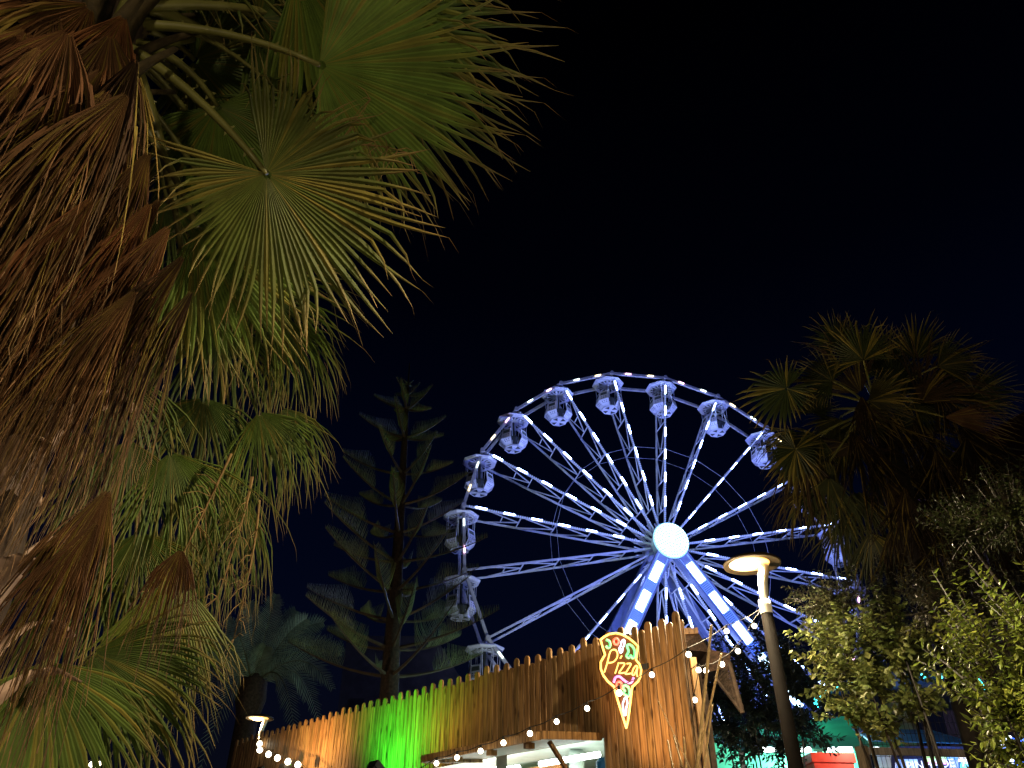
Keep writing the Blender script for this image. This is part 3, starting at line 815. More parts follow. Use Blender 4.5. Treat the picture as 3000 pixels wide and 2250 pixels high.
# the brown skirt of dead fronds
DF = [((240, 190), -97, 520, 62, 3.85), ((105, 230), -93, 540, 70, 3.8), ((325, 320), -93, 430, 46, 3.75), ((372, 480), -106, 540, 42, 3.55), ((15, 300), -88, 480, 66, 3.75),
      ((205, 420), -100, 560, 46, 3.6), ((405, 545), -112, 560, 34, 3.45), ((240, 1050), -99, 460, 58, 3.1), ((392, 1185), -92, 210, 90, 3.55),
      ((300, 620), -108, 470, 40, 3.4), ((150, 60), -85, 440, 90, 3.9), ((300, 120), -90, 460, 50, 3.85), ((215, 1120), -106, 420, 45, 3.0),
      ((330, 430), -99, 500, 40, 3.6), ((285, 250), -98, 480, 55, 3.9), ((160, 330), -94, 460, 55, 3.7), ((420, 620), -104, 460, 34, 3.55), ((60, 60), -80, 380, 100, 4.0)]
DF += [((x_ + random.uniform(-25, 25), y_ + random.uniform(-40, 40)), -96 - x_ * .03, random.uniform(460, 640), random.uniform(30, 50), random.uniform(3.65, 3.95)) for x_, y_ in ((30, 150), (120, 120), (210, 160), (300, 190), (40, 330), (170, 300), (265, 360), (340, 450), (200, 520))]
DF += [((240, 70), -72, 380, 95, 4.1), ((200, 10), -105, 420, 100, 4.2), ((120, -20), -95, 430, 90, 4.2), ((270, 30), -88, 330, 80, 4.15)]
DF += [((x_, y_), -98, 430, 50, 3.6) for x_, y_ in ((230, 680), (330, 700))]
for h, a, l, s_, d in DF:
    d -= .38
    hub_ = at(*D(*h), d); c = jit(mixc((0, 0, 0), mixc(BROWN, (0.11, 0.06, 0.03), random.random() * .6), random.uniform(.4, 1.25)), .15)
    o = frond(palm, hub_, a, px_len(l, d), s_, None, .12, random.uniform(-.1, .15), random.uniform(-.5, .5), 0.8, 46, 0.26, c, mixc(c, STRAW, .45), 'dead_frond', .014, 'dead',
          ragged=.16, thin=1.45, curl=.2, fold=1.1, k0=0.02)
# dry flower stalks
for p0, p1, d in (((500, 980), (350, 1290), 3.9), ((545, 1030), (470, 1290), 4.0), ((560, 1080), (505, 1380), 4.1), ((470, 690), (800, 215), 4.1), ((640, 330), (880, 330), 3.9)):
    b = MB(); a_, c_ = at(*D(*p0), d), at(*D(*p1), d - .1); b.col = (0.26, 0.17, 0.07)
    pts = arc(a_, c_, V((0.03, 0, .12)), 10); b.tube(pts, [.008 - .0006 * i for i in range(11)], 5)
    for i in range(3, 11):
        for _ in range(4):
            e = pts[i] + V((random.uniform(-.1, .1), random.uniform(-.1, .1), random.uniform(-.16, .02)))
            b.tube([pts[i], pts[i].lerp(e, .5) + V((0, 0, .02)), e], [.003, .002, .001], 3, False)
    b.build('flower_stalk', M['dead'], palm)

# ------------------------------------------------------------------ fan palm on the right
def Z(x, y): return S(2150 + .3617 * x, 900 + .3617 * y)
RD = 11.0
K2 = at(*Z(1150, 820), RD)
palm2 = thing('fan_palm', 'dark fan palm with shaggy crown hiding the right edge of the wheel', 'palm tree', (K2.x + .1, K2.y + .2, 0))
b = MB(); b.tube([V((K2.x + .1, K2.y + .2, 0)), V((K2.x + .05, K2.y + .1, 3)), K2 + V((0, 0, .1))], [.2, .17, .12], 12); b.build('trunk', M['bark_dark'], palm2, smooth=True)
RF = [((430, 660), 200, 320, 330), ((1050, 430), 88, 340, 200), ((860, 300), 120, 260, 180), ((1470, 420), 62, 300, 140), ((1650, 480), 8, 290, 130), ((640, 860), 70, 240, 200), ((500, 1150), 250, 270, 320),
      ((540, 1230), 262, 300, 120), ((1090, 760), -5, 320, 130), ((850, 900), 240, 300, 170), ((1700, 890), -18, 400, 60), ((1900, 740), 0, 330, 110), ((640, 1480), 255, 240, 120), ((1000, 850), -40, 300, 120),
      ((1300, 650), 60, 300, 220), ((800, 600), 140, 300, 220), ((1450, 760), -20, 330, 150), ((900, 1050), 265, 300, 120), ((1700, 700), 25, 300, 140), ((700, 1050), 215, 280, 160), ((1250, 500), 100, 320, 180)]
for i, (h, a, l, s_) in enumerate(RF):
    d = RD + (random.uniform(-.5, .5) if i not in (0, 1, 6, 8) else -.5); hub_ = at(*Z(*h), d); L_ = l * .3617 * .341333 / F_PX * d * (1.28 if s_ > 250 else 1.12)
    dead_ = i in (10,)
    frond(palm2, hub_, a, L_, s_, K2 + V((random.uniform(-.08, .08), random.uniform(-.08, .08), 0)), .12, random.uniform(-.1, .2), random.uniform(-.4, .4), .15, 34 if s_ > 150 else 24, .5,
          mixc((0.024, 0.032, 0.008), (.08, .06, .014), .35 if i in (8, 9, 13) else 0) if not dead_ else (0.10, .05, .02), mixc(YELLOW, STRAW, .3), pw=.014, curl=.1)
for (x_, y_), a, l in (((1745, 985), -110, 150), ((1790, 1030), -100, 170), ((1850, 1060), -95, 180), ((1770, 940), -120, 150), ((1900, 1010), -85, 190), ((1960, 1000), -75, 200), ((1730, 1060), -115, 120), ((1820, 1120), -92, 150), ((2040, 980), -60, 190),
                       ((1880, 1150), -90, 170), ((1950, 1120), -85, 190), ((2010, 1090), -70, 180), ((1800, 1000), -140, 150), ((1720, 930), -150, 110), ((1840, 960), 200, 170), ((1930, 930), 20, 200), ((1990, 870), 40, 170), ((1860, 850), 110, 180)):
    d = RD + random.uniform(-.3, .5); c_ = random.choice([(0.03, 0.036, 0.012), (0.04, 0.026, 0.013), (0.035, 0.022, 0.012)])
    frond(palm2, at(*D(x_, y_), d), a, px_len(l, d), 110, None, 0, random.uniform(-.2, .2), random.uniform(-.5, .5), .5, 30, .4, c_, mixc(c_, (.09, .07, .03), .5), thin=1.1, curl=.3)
for i in range(44):
    zz_ = random.uniform(-2.3, .05); hub_ = K2 + V((random.uniform(-.6, .75) - zz_ * .12, random.uniform(-.75, .2), zz_))
    frond(palm2, hub_, -90 + random.uniform(-24, 24), random.uniform(.8, 1.25), 60, None, 0, 0, random.uniform(-.5, .5), .5, 26, .3, jit((0.022, 0.014, 0.009), .3), (.035, .022, .013), 'dead_frond', mat_='dead', ragged=.12, thin=1.2, curl=.5, fold=.8)

# ------------------------------------------------------------------ norfolk pine
ND = 22.0
pine = thing('norfolk_pine', 'tall norfolk pine with flat tiered branches left of the wheel', 'pine tree', V((ath(*D(838, 1540), ND).x, ath(*D(838, 1540), ND).y, 0)))
PT, PB = ath(*D(885, 783), ND), ath(*D(838, 1540), ND)
def pine_at(yd):
    return ath(*D(885 - 47 * (yd - 783) / 757, yd), ND)
b = MB(); b.tube([V((PB.x, PB.y, 0)), PB, pine_at(1200), pine_at(950), PT], [.36, .27, .17, .1, .012], 10); b.build('trunk', M['bark'], pine, smooth=True)
tiers = [(832, 15), (853, 36), (884, 62), (946, 84), (1024, 112), (1090, 128), (1152, 142), (1214, 155), (1278, 168), (1340, 180), (1402, 190), (1462, 195)]
for ti, (yd, hw) in enumerate(tiers):
    o = pine_at(yd); L_ = px_len(hw, (o - CAM).length) * 1.18
    nb_ = 4 if ti < 2 else 5; a0 = random.random() * 6
    for k in range(nb_):
        a = a0 + 2 * math.pi * k / nb_ + random.uniform(-.2, .2)
        d = V((math.cos(a), math.sin(a), 0)); s_ = V((-d.y, d.x, 0)); ln = L_ * random.uniform(.85, 1.08)
        rise = .34 if ti < 6 else .22
        b = MB(); m = 12 if ti < 2 else 34
        def bp(t): return o + d * ln * t + V((0, 0, ln * (rise * t * t + 0.14 * t)))
        b.col = (0.13, 0.1, 0.065); b.tube([bp(i / 8) for i in range(9)], [.055 * (1 - i / 9.5) * min(1, ln) for i in range(9)], 5)
        t0 = .15 if ti < 4 else .45
        for i in range(m):
            t = t0 + (1 - t0) * (i + random.random() * .5) / m; p = bp(t)
            u_ = (t - t0) / (1 - t0); bl = ln * (.34 if ti < 4 else .27) * (1 - .82 * u_) * min(1, .35 + u_ * 4)
            for sg_ in (-1, 1):
                q1 = p + s_ * sg_ * bl * .3 + V((0, 0, bl * .4)) + d * bl * .06
                q2 = p + s_ * sg_ * bl * .42 + V((0, 0, bl * .98)) - d * bl * .04
                w = .0055 + .003 * random.random(); c = jit((0.30, 0.36, 0.14), .25)
                b.col = c; b.tube([p, q1, q2], [w, w, w * .4], 3, False)
        b.build('branch', M['leaf'], pine)

# ------------------------------------------------------------------ feather palm below
FD = 28.0; FK = FD / 12
FC = ath(*D(545, 1490), FD)
date = thing('feather_palm', 'dark feather palm with upright and arching fronds left of the kiosk', 'palm tree', V((FC.x, FC.y, 0)))
b = MB(); b.tube([V((FC.x, FC.y, 0)), FC], [.4, .35], 12); b.lathe([(.35, -.9), (.5, -.3), (.45, .25), (.2, .5)], FC, n=14); b.build('trunk', M['bark'], date, smooth=True)
for (tx, ty), lift, c in (((597, 1283), .3, .9), ((640, 1318), .3, 1), ((664, 1336), .35, 1), ((700, 1345), .5, .8), ((492, 1338), .3, .7), ((575, 1395), .2, .7), ((740, 1410), .6, .7), ((720, 1490), .8, .7), ((690, 1560), 1.0, .7),
                          ((275, 1645), 1.9, .7), ((330, 1650), 1.7, .7), ((400, 1600), 1.3, .7), ((330, 1520), 1.2, .6), ((420, 1700), 1.5, .6), ((250, 1580), 1.6, .6), ((430, 1420), .7, .6), ((380, 1480), .9, .5), ((640, 1620), 1.1, .6), ((540, 1300), .3, .6)):
    q = at(*D(tx, ty), (FC - CAM).length + random.uniform(-2.0, 2.0)); pts = arc(FC, q, V((0, 0, lift * FK)), 24)
    b = MB(); b.col = (0.10, 0.10, 0.05); b.tube(pts, [.03 * (1 - i / 26) for i in range(25)], 5)
    x, y, z = axes_at(FC)
    for i in range(3, 24):
        for u in (0, .5):
            p = pts[i].lerp(pts[min(i + 1, 24)], u); dd = (pts[min(i + 1, 24)] - pts[i - 1]).normalized(); sd = dd.cross(z).normalized()
            l_ = .62 * math.sin(math.pi * min(1, .12 + .88 * i / 25)) ** .7 * random.uniform(.8, 1.1)
            for s_ in (-1, 1):
                c = jit((0.22, 0.27, 0.17), .2); e = p + (sd * s_ * .75 + dd * .65 + z * .2 + V((0, 0, -.25))).normalized() * l_
                w = dd * .013; a_ = (b.pt(p - w, c), b.pt(p + w, c), b.pt(p.lerp(e, .6) + w * .9, c), b.pt(e, c), b.pt(p.lerp(e, .6) - w * .9, c)); b.face(*a_)
    b.build('frond', M['leaf'], date)

# ------------------------------------------------------------------ broadleaf trees and bushes
def leafy(name, label, cat, centre, rad_, base, n_tw, per, lw, ll, col, stems=4, colv=.3, mat_='leaf', hang=.2, group=None, wood=(0.025, .018, .012)):
    c = V(centre); t = thing(name, label, cat, base, group=group)
    b = MB(); tw = MB(); tw.col = wood
    tips = []
    for i in range(stems):
        a = 2 * math.pi * i / stems + random.random()
        e = c + V((math.cos(a) * rad_[0] * .45, math.sin(a) * rad_[1] * .45, -rad_[2] * .35 + random.random() * rad_[2] * .5))
        s0 = V(base) + V((math.cos(a) * .1, math.sin(a) * .1, 0)); pts = arc(s0, e, V((math.cos(a) * .1, math.sin(a) * .1, .3)), 6)
        tw.tube(pts, [.035 - .0045 * k for k in range(7)], 6); tips += pts[3:]
    for i in range(n_tw):
        v = V((random.gauss(0, 1), random.gauss(0, 1), random.gauss(0, 1))).normalized(); rr = random.uniform(.45, 1.0) ** .6
        lump = .8 + .28 * math.sin(v.x * 5 + c.x) * math.cos(v.z * 6 + v.y * 4)
        e = c + V((v.x * rad_[0], v.y * rad_[1], v.z * rad_[2])) * rr * lump
        s0 = min(tips, key=lambda q: (q - e).length).lerp(e, .45)
        d = (e - s0); 
        if d.length < .02: continue
        d.normalize(); d = (d + v * .6 + V((0, 0, .35))).normalized(); L_ = random.uniform(.18, .42); s0 = e - d * L_
        tw.tube([s0, (s0 + e) / 2 + V((0, 0, .015)), e], [.006, .004, .0015], 3, False)
        ax = d.cross(V((0, 0, 1)));
        if ax.length < .1: ax = d.cross(V((1, 0, 0)))
        ax.normalize(); ay = ax.cross(d)
        cc = jit(col, colv)
        for k in range(per):
            u = .15 + .85 * (k + random.random()) / per; p = s0.lerp(e, u); ph = k * 2.4 + random.random()
            ld = (d * .55 + (ax * math.cos(ph) + ay * math.sin(ph)) * .9 + V((0, 0, -hang * random.random() * 2))).normalized()
            ln = ll * random.uniform(.65, 1.2); w = lw * random.uniform(.7, 1.2)
            sd = ld.cross(V((random.uniform(-.6, .6), random.uniform(-.6, .6), 1))).normalized(); nn = sd.cross(ld)
            c1 = jit(cc, .2); m_ = p + ld * ln * .45
            q = (b.pt(p, c1), b.pt(m_ + sd * w - nn * w * .3, c1), b.pt(p + ld * ln - nn * ln * .12, c1), b.pt(m_ - sd * w - nn * w * .3, c1), b.pt(m_ + nn * w * .15, c1))
            b.face(q[0], q[1], q[4]); b.face(q[1], q[2], q[4]); b.face(q[2], q[3], q[4]); b.face(q[3], q[0], q[4])
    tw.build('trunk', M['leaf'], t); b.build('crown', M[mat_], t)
    return t
c = at(*D(1890, 1432), 9.2)
leafy('small_tree', 'small tree with rounded olive leaves right of the street lamp', 'tree', c, (.94, .85, .84), (c.x + .35, c.y, 0), 430, 9, .034, .078, (0.19, 0.225, 0.065), 5)
c = at(*D(2250, 1490), 6.3)
leafy('bush', 'bright yellow green bush with narrow glossy leaves at the right edge', 'bush', c, (.72, .7, .98), (c.x + .2, c.y, 0), 640, 12, .0135, .064, (0.24, 0.3, 0.05), 6)
c = at(*D(1640, 1500), 15.5)
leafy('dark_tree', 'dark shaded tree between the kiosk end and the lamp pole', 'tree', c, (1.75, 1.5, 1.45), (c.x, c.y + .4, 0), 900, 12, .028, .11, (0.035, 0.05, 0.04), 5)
c = at(*D(1850, 1300), 9.8)
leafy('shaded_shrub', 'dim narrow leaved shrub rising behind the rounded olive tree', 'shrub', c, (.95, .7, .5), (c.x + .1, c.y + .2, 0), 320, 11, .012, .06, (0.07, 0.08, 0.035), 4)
c = at(*D(2165, 1112), 7.6)
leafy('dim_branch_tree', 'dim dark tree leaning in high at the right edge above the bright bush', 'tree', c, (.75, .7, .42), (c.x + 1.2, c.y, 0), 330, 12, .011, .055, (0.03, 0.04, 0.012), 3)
c = at(*D(2080, 1300), 8.6)
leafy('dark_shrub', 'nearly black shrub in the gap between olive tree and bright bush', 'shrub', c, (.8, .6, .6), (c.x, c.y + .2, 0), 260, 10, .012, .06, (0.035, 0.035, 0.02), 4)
# ------------------------------------------------------------------ bamboo canes
def cane(p0, p1, d0, d1, r, label, bend=0.0):
    a, c = at(*S(*p0), d0), at(*S(*p1), d1)
    e = a + (a - c).normalized() * (a.z - .05) / max(.2, (c - a).normalized().z)
    pts = [e.lerp(c, i / 12) + V((bend * math.sin(i / 12 * 3.14), 0, 0)) for i in range(13)]
    t = MB(); rr = []
    P = []
    for i in range(12):
        p, q = pts[i], pts[i + 1]
        P += [p, p.lerp(q, .03), p.lerp(q, .06), p.lerp(q, .94)]; k = 1 - i / 22
        rr += [r * k * 1.25, r * k * 1.25, r * k, r * k]
    P.append(pts[-1]); rr.append(r * .4)
    t.tube(P, rr, 8)
    o = t.build('bamboo_cane', M['bamboo'], None, True, origin=(e.x, e.y, e.z))
    tag(o, label, 'bamboo cane', 'bamboo canes at the kiosk end')
def Z5(x, y): return (1600 + x * .30136, 1750 + y * .30136)
cane(Z5(1445, 1659), Z5(1606, 270), 7.0, 7.6, .024, 'tallest bamboo cane, its pointed tip above the string of bulbs', .02)
cane(Z5(1490, 1500), Z5(1705, 545), 7.1, 7.7, .019, 'bamboo cane leaning furthest right beside the kiosk end', .01)
cane(Z5(1535, 1659), Z5(1617, 1045), 7.2, 7.5, .016, 'short bamboo cane cut off level, rightmost at its foot')
cane(Z5(1400, 1659), Z5(1090, 1010), 6.6, 7.0, .008, 'thinnest bamboo cane leaning left across the lit planks')
cane(Z5(1235, 1659), Z5(1180, 1390), 6.6, 6.9, .012, 'low bamboo cane, leftmost of those with a pale cut top')
cane(Z5(1330, 1659), Z5(1238, 1345), 6.7, 7.0, .014, 'bamboo cane leaning left in front of the right end planks')
cane(Z5(1362, 1659), Z5(1338, 1360), 6.7, 6.9, .016, 'upright knotty bamboo cane in front of the right end planks')
c_ = at(*S(*Z5(1425, 590)), 8.6)
o = MB(); o.col = (0.34, 0.22, 0.1); o.bar(c_, V((c_.x, c_.y, 0)), .06, .06, (0, 1, 0))
tag(o.build('wooden_post', M['wood'], None, origin=(c_.x, c_.y, 0)), 'square wooden post standing just behind the right end of the planks', 'post')

# ------------------------------------------------------------------ strings of bulbs
def bulb_string(pts, label, sag_hook, br=0.026):
    t = thing('string_light', label, 'string light', pts[0], group='strings of round bulbs')
    w = MB(); up_pts = [p + V((0, 0, .055)) for p in pts]
    path = [sag_hook[0]] + up_pts + [sag_hook[1]]
    P = []
    for a, c in zip(path, path[1:]):
        for i in range(4): P.append(a.lerp(c, i / 4) - V((0, 0, .018 * math.sin(math.pi * i / 4))))
    P.append(path[-1]); w.tube(P, .0045, 5)
    for p in pts: w.lathe([(.012, .055), (.014, .03), (.011, .018)], p, n=8)
    w.build('wire', M['wire'], t)
    for p in pts:
        b = MB(); b.lathe([(br * math.sin(math.pi * k / 8) * (1 if k < 5 else .92), -br * math.cos(math.pi * k / 8)) for k in range(9)], p, n=12)
        b.build('bulb', M['bulb'], t, True)
    return t
def wall_pt(x, y, out): return on_plane(*S(x, y), kp(0, out, 0), KN)
lp = at(*S(2225, 1786), 8.85)
s1 = [at(*S(2129, 1849), 8.3), at(*S(2017.4, 1917), 7.3)] + [wall_pt(x, y, o) for x, y, o in ((1909.8, 1976.6, .25), (1814, 2033, 1.2), (1720, 2075, .5), (1630.7, 2113.8, .55), (1552.6, 2148.8, 1.0), (1475, 2176, 1.0), (1408, 2200, 1.0), (1338.9, 2219, 1.0), (1278.7, 2236, 1.0))]
s1 = s1[:3] + [at(*S(1814, 2030), 6.9)] + s1[4:]
bulb_string(s1, 'long string of round bulbs from the lamp post across the plank wall', (lp, wall_pt(1200, 2262, 1.0)))
s2 = [at(*S(x, y), d) for x, y, d in ((2249, 1763.6, 8.75), (2210, 1833.5, 8.5), (2161.9, 1907.3, 8.2), (2115.4, 1946, 8.0), (2068.4, 1964.6, 7.9), (2046.7, 1962.5, 7.9))]
bulb_string(s2, 'short string of round bulbs sagging from the lamp post to the bamboo', (at(*S(2240, 1740), 8.8), at(*S(2005, 1962), 8.0)))
o_ = at(*S(2035.6, 2050.5), 7.9)
bulb_string([o_], 'single round bulb hanging low beside the right kiosk corner', (o_ + V((-.1, .05, .08)), o_ + V((.08, 0, .3))))
def Z8(x, y): return (700 + x * .36166, 1650 + y * .36166)
s3 = [at(*S(*Z8(168, 1462)), 14.3)] + [wall_pt(*Z8(x, y), .35) for x, y in ((169, 1512), (240, 1547), (312, 1577), (397, 1607), (478, 1632))]
bulb_string(s3, 'far string of round bulbs from the distant lamp along the left wall end', (at(*S(*Z8(125, 1448)), 19.3), wall_pt(*Z8(600, 1690), .35)), .045)
s4 = [at(*D(x, y), d) for x, y, d in ((198, 1651, 11), (207, 1655, 11.2), (213, 1650, 11.4))]
bulb_string(s4, 'cluster of tiny bulbs under the near palm at the bottom left', (at(*D(180, 1640), 11), at(*D(300, 1600), 12)), .03)

# ------------------------------------------------------------------ thatched hut behind the kiosk end
H0 = at(*S(2090, 1890), 11.0)
hut = thing('thatched_hut', 'brown thatched shelter with netted gable behind the kiosk end', 'hut', (H0.x, H0.y, 0))
def hq(x, y, d): return at(*S(1990 + x * .09042, 1820 + y * .09042), d)
b = MB(); b.prism([hq(-60, 300, 10.6), hq(640, 390, 10.6), hq(1000, 1000, 10.9), hq(-60, 900, 10.4)], (0, 1, 0), .9); b.build('roof', M['thatch'], hut)
b = MB(); b.col = (.36, .2, .09); b.prism([hq(-40, 230, 10.5), hq(600, 200, 10.5), hq(620, 390, 10.5), hq(-40, 440, 10.5)], (0, 1, 0), .25); b.build('ridge_board', M['wood'], hut)
b = MB(); b.prism([hq(930, 900, 10.8), hq(1650, 1050, 10.8), hq(1650, 1500, 10.8), hq(900, 1650, 10.8)], (0, 1, 0), .6)
b.build('eave', M['thatch'], hut)
b = MB(); A_, B_, C_ = hq(1150, 1800, 10.7), hq(1620, 1350, 10.7), hq(2050, 2980 , 10.5)
b.tube([A_, C_], .02, 5); b.tube([B_, C_], .03, 5)
for i in range(1, 14):
    t_ = i / 14; b.tube([A_.lerp(C_, t_), B_.lerp(C_, t_)], .004, 3); b.tube([A_.lerp(B_, t_), C_], .004, 3)
b.build('gable_net', M['bark'], hut)
b = MB()
for x_ in (700,):
    q = hq(x_, 1500, 11.2); b.bar(q, V((q.x, q.y, 0)), .07, .07, (0, 1, 0))
b.build('post', M['bark'], hut)

# ------------------------------------------------------------------ fairground stalls low on the right
FAIR = 20.0
def fp(x, y, hd=FAIR): return ath(*D(x, y), hd)
M['canvas'] = mat('canopy_canvas', (0.10, 0.42, 0.30), 0.6, var=0.15, scale=1.5, trans=.3)
M['canvas_b'] = mat('canopy_blue', (0.10, 0.35, 0.6), 0.6, var=0.2, scale=1.5, trans=.3)
M['red'] = mat('red_paint', (0.65, 0.05, 0.03), 0.45, var=0.2)
M['navy'] = mat('navy_board', (0.02, 0.03, 0.12), 0.5)
M['white_tube'] = glow('stall_tube', (0.85, 0.95, 1.0), 10)
stall = thing('fairground_stall', 'green canopied fairground stall edged with white tube lights', 'stall', V((fp(1800, 1620).x, fp(1800, 1620).y, 0)))
def slab(name, pts, m, depth, parent): b = MB(); b.prism(pts, (0, 1, 0), depth); return b.build(name, M[m], parent)
e0, e1 = fp(1585, 1624), fp(1965, 1622)
r0, r1 = fp(1600, 1600, 23), fp(2010, 1560, 23)
b = MB(); b.prism([e0, e1, V((e1.x + .4, e1.y + 3.2, e1.z + 1.3)), V((e0.x, e0.y + 3.2, e0.z + 1.0))], (0, 0, 1), .05); b.build('canopy', M['canvas'], stall)
b = MB(); b.prism([V((e0.x, e0.y + 3.3, 0)), V((e1.x + .4, e1.y + 3.3, 0)), V((e1.x + .4, e1.y + 3.3, e1.z + 1.3)), V((e0.x, e0.y + 3.3, e0.z + 1.0))], (0, 1, 0), .06); b.build('back_wall', M['canvas'], stall)
for x0, x1 in ((1648, 1690), (1694, 1722), (1726, 1752), (1785, 1790), (1792, 1842), (1880, 1900)):
    b = MB(); b.tube([fp(x0, 1619, FAIR - .1), fp(x1, 1619, FAIR - .1)], .05, 8); b.build('tube_light', M['white_tube'], stall)
for x0 in (1600, 1770, 1950):
    q = fp(x0, 1622, FAIR); b = MB(); b.bar(q, V((q.x, q.y, 0)), .1, .1, (0, 1, 0)); b.build('post', M['grey'], stall)
light('lamp', 'POINT', V((e0.x * .4 + e1.x * .6, e0.y + 1.6, e0.z - .3)), 1100, (.65, 1, .85), stall, .3)
booth = thing('ticket_booth', 'small bright red booth with flared roof edge under the green canopy', 'booth', V((fp(1800, 1650, 19).x, fp(1800, 1650, 19).y, 0)))
q0, q1 = fp(1752, 1636, 19), fp(1845, 1638, 19)
b = MB(); b.box((q0 + q1) / 2 - V((0, -.5, .0)), (q1 - q0) / 2 * 1.02, V((0, .55, 0)), V((0, 0, .09))); b.box((q0 + q1) / 2 - V((0, -.5, .16)), (q1 - q0) / 2 * .92, V((0, .5, 0)), V((0, 0, .07)))
b.build('roof', M['red'], booth)
b = MB(); m_ = (q0 + q1) / 2; b.box(V((m_.x, m_.y + .5, (m_.z - .22) / 2)), (q1 - q0) / 2 * .85, V((0, .42, 0)), V((0, 0, (m_.z - .24) / 2))); b.build('body', M['red'], booth)
b = MB()
for x_ in (-.45, -.1, .3): b.ball(V((m_.x + x_, m_.y + .05, m_.z - .45)), .08, 8, 5)
b.build('booth_lamps', glow('booth_lamp', (1, .6, .15), 4), booth)
light('lamp', 'POINT', V((m_.x, m_.y - .9, m_.z + .25)), 70, (1, .8, .6), booth, .15)  # fill light without a fixture, added to brighten the booth front
arc_ = thing('game_stall', 'blue lit game stall with lettered board and coloured panels', 'game stall', V((fp(2040, 1650, 18).x, fp(2040, 1650, 18).y, 0)))
G0 = 18.0
def gp(x, y, o=0): return ath(*D(x, y), G0 - o)
b = MB(); b.prism([gp(1925, 1700), gp(2125, 1700), gp(2125, 1612), gp(1925, 1612)], (0, 1, 0), .8); b.build('body', M['navy'], arc_)
b = MB(); b.prism([gp(1880, 1600), gp(2110, 1606), V(gp(2090, 1545)) + V((0, 1.5, 0)), V(gp(1900, 1540)) + V((0, 1.5, 0))], (0, 1, 0), .08); b.build('canopy', M['canvas_b'], arc_)
for (x0, x1, y0, y1, col, s_) in ((2000, 2045, 1628, 1645, (.55, 1, .05), 1.2), (2048, 2070, 1625, 1640, (.05, .3, 1), 1.6), (2072, 2098, 1622, 1645, (1, .9, .8), 1.6), (2075, 2100, 1646, 1690, (.03, .6, 1), 1.6), (1935, 1985, 1640, 1690, (.2, .4, 1), 1.2), (2002, 2050, 1646, 1651, (1, .08, .5), 1.0), (2052, 2072, 1642, 1690, (.06, .05, .9), 1.2)):
    b = MB(); b.prism([gp(x0, y1, .05), gp(x1, y1, .05), gp(x1 - 2, y0, .05), gp(x0 + 1, y0, .05)], (0, 1, 0), .04); b.build('lit_panel', glow('lit_panel', col, s_), arc_)
cu = bpy.data.curves.new('lettering', 'FONT'); cu.body = 'PINHADE  AM'; cu.size = .2; cu.extrude = .008; cu.align_x = 'CENTER'
to = bpy.data.objects.new('lettering', cu); COL.objects.link(to)
dg = bpy.context.evaluated_depsgraph_get(); me = bpy.data.meshes.new_from_object(to.evaluated_get(dg)); bpy.data.objects.remove(to)
to = bpy.data.objects.new('lettering', me); COL.objects.link(to); me.materials.clear(); me.materials.append(glow('letters', (.8, .85, 1), 1.6))
q = gp(2037, 1658, .12); to.location = q - arc_.location; to.rotation_euler = (math.pi / 2, 0, -math.atan2(q.x, q.y)); to.parent = arc_
light('lamp', 'POINT', V((gp(2000, 1610).x, gp(2000, 1610).y - .6, gp(2000, 1610).z - .4)), 30, (.2, .45, 1), arc_, .2)
# carousel behind the olive tree
CD = 26.0
cc_ = ath(*D(1935, 1490), CD)
car = thing('carousel', 'round ride roof edged with turquoise bulbs glimpsed through the olive tree', 'carousel', V((cc_.x, cc_.y, 0)))
b = MB(); b.lathe([(2.2, -.35), (2.25, 0), (1.2, .6), (.1, 1.1)], cc_, n=20); b.build('roof', M['navy'], car)
b = MB(); b.lathe([(.35, -cc_.z), (.35, -.35)], cc_, n=12); b.build('column', M['grey'], car)
b = MB()
for i in range(30): b.ball(cc_ + V((2.27 * math.cos(i * .2094), 2.27 * math.sin(i * .2094), -.15)), .07, 6, 4)
b.build('bulbs', glow('turquoise_bulbs', (.05, .8, .9), 6), car)['kind'] = 'stuff'
# ball of white and blue lights
lc = ath(*D(2168, 1645), 15.0)
lb = thing('light_ball', 'dazzling ball of white and cyan lights at the bottom right corner', 'light ball', V((lc.x, lc.y, 0)))
b = MB(); b.tube([V((lc.x, lc.y, 0)), lc], .05, 8); b.build('post', M['black'], lb)
b = MB()
for i in range(60):
    v = V((random.gauss(0, 1), random.gauss(0, 1), random.gauss(0, 1))).normalized() * .36; b.ball(lc + v, .045, 6, 4)
b.build('white_bulbs', glow('ball_white', (.8, .95, 1), 5), lb)['kind'] = 'stuff'
b = MB()
for i in range(50):
    v = V((random.gauss(0, 1), random.gauss(0, 1), random.gauss(0, 1))).normalized() * .46; b.ball(lc + v + V((.12, 0, -.12)), .04, 6, 4)
b.build('blue_bulbs', glow('ball_blue', (.02, .12, 1), 4), lb)['kind'] = 'stuff'
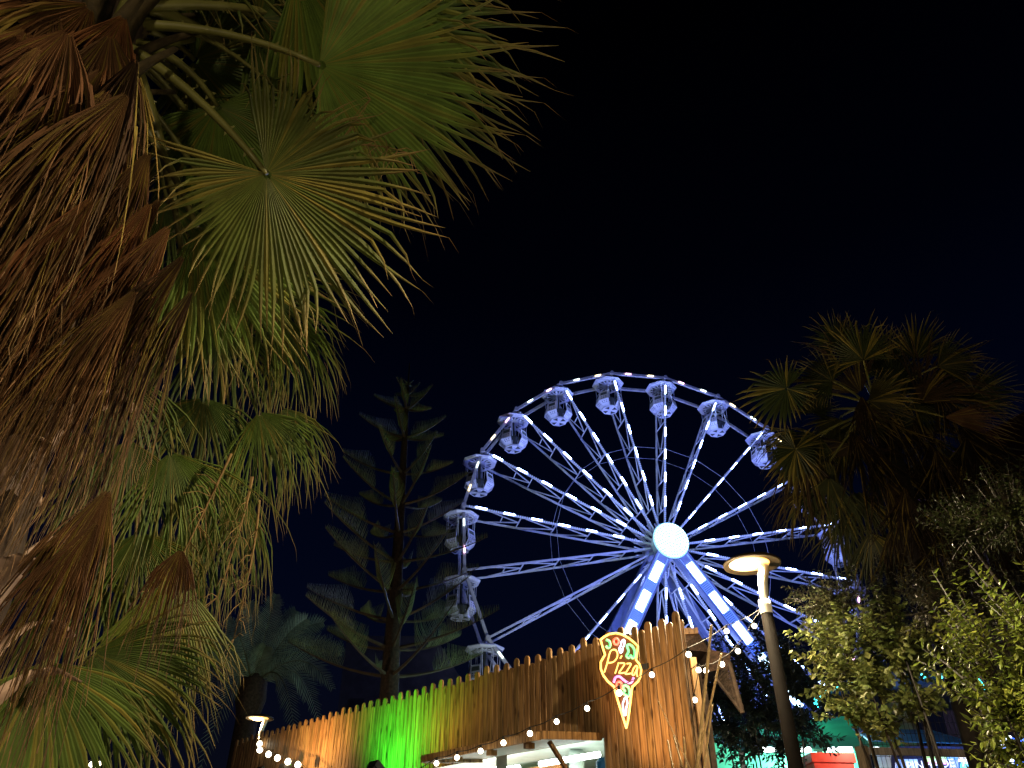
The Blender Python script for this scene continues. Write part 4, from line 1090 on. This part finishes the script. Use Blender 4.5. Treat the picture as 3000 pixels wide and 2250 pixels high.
# mesh fence
ff = thing('mesh_fence', 'wire mesh fence with a wooden rail and post before the stalls', 'fence', V((ath(*D(1868, 1640), 12).x, ath(*D(1868, 1640), 12).y, 0)))
f0, f1 = ath(*D(1862, 1622), 12), ath(*D(2110, 1628), 12)
b = MB(); b.col = (.16, .13, .1); b.tube([V((f0.x, f0.y, 0)), f0 + V((0, 0, .05))], .085, 10); b.build('post', M['wood'], ff, True)
b = MB(); b.col = (.06, .05, .05); b.bar(f0, f1, .05, .09); b.build('rail', M['wood'], ff)
b = MB()
for i in range(26):
    p = f0.lerp(f1, i / 25); b.tube([V((p.x, p.y, .1)), p + V((0, 0, .55))], .004, 3)
for z in range(22):
    h_ = V((0, 0, .5 - z * .14)); b.tube([f0 + h_, f1 + h_], .004, 3)
b.build('mesh', M['black'], ff)
# far buildings
bl = thing('apartment_building', 'unlit pale apartment block far behind the norfolk pine', 'building', V((-6, 60, 0)))
p0, p1 = ath(*D(905, 1490), 62), ath(*D(1010, 1490), 62)
zt = ath(*D(960, 1375), 62).z
b = MB(); b.prism([V((p0.x - 6, p0.y, 0)), V((p1.x, p1.y, 0)), V((p1.x, p1.y, zt - 4)), V((p0.x + 1, p0.y, zt)), V((p0.x - 6, p0.y, zt))], (0, 1, 0), 10)
b.build('wall', M['plaster'], bl)
for i in range(5):
    for j in range(3):
        b = MB(); b.box(V((p0.x - 4.6 + i * 2.2, p0.y - .03, zt - 5.5 - j * 3)), V((.55, 0, 0)), V((0, .04, 0)), V((0, 0, .8))); b.build('window', M['black'], bl)
rb = thing('red_building', 'dark red facade barely visible behind the trees at the right edge', 'building', V((30, 40, 0)))
p0, p1 = ath(*D(2120, 1250), 42), ath(*D(2430, 1250), 42); zt = ath(*D(2160, 935), 42).z
M['redwall'] = mat('red_wall', (.045, .006, .004), .9, var=.2, scale=.6)
b = MB(); b.prism([V((p0.x, p0.y, 0)), V((p1.x, p1.y, 0)), V((p1.x, p1.y, zt + 1)), V((p0.x + 1, p0.y, zt))], (0, 1, 0), 8); b.build('wall', M['redwall'], rb)

# added street lamps out of view, put in to light the palms and bush
street_lamp(V((3.2, 1.2, 4.7)), 'added unseen street lamp to the right of the viewpoint', 1700, 60)  # unseen lamp, added to brighten the bush at the right edge
street_lamp(V((-0.6, -4.2, 4.7)), 'added unseen street lamp behind the viewpoint', 220, 400)  # added behind the camera to light the near palm
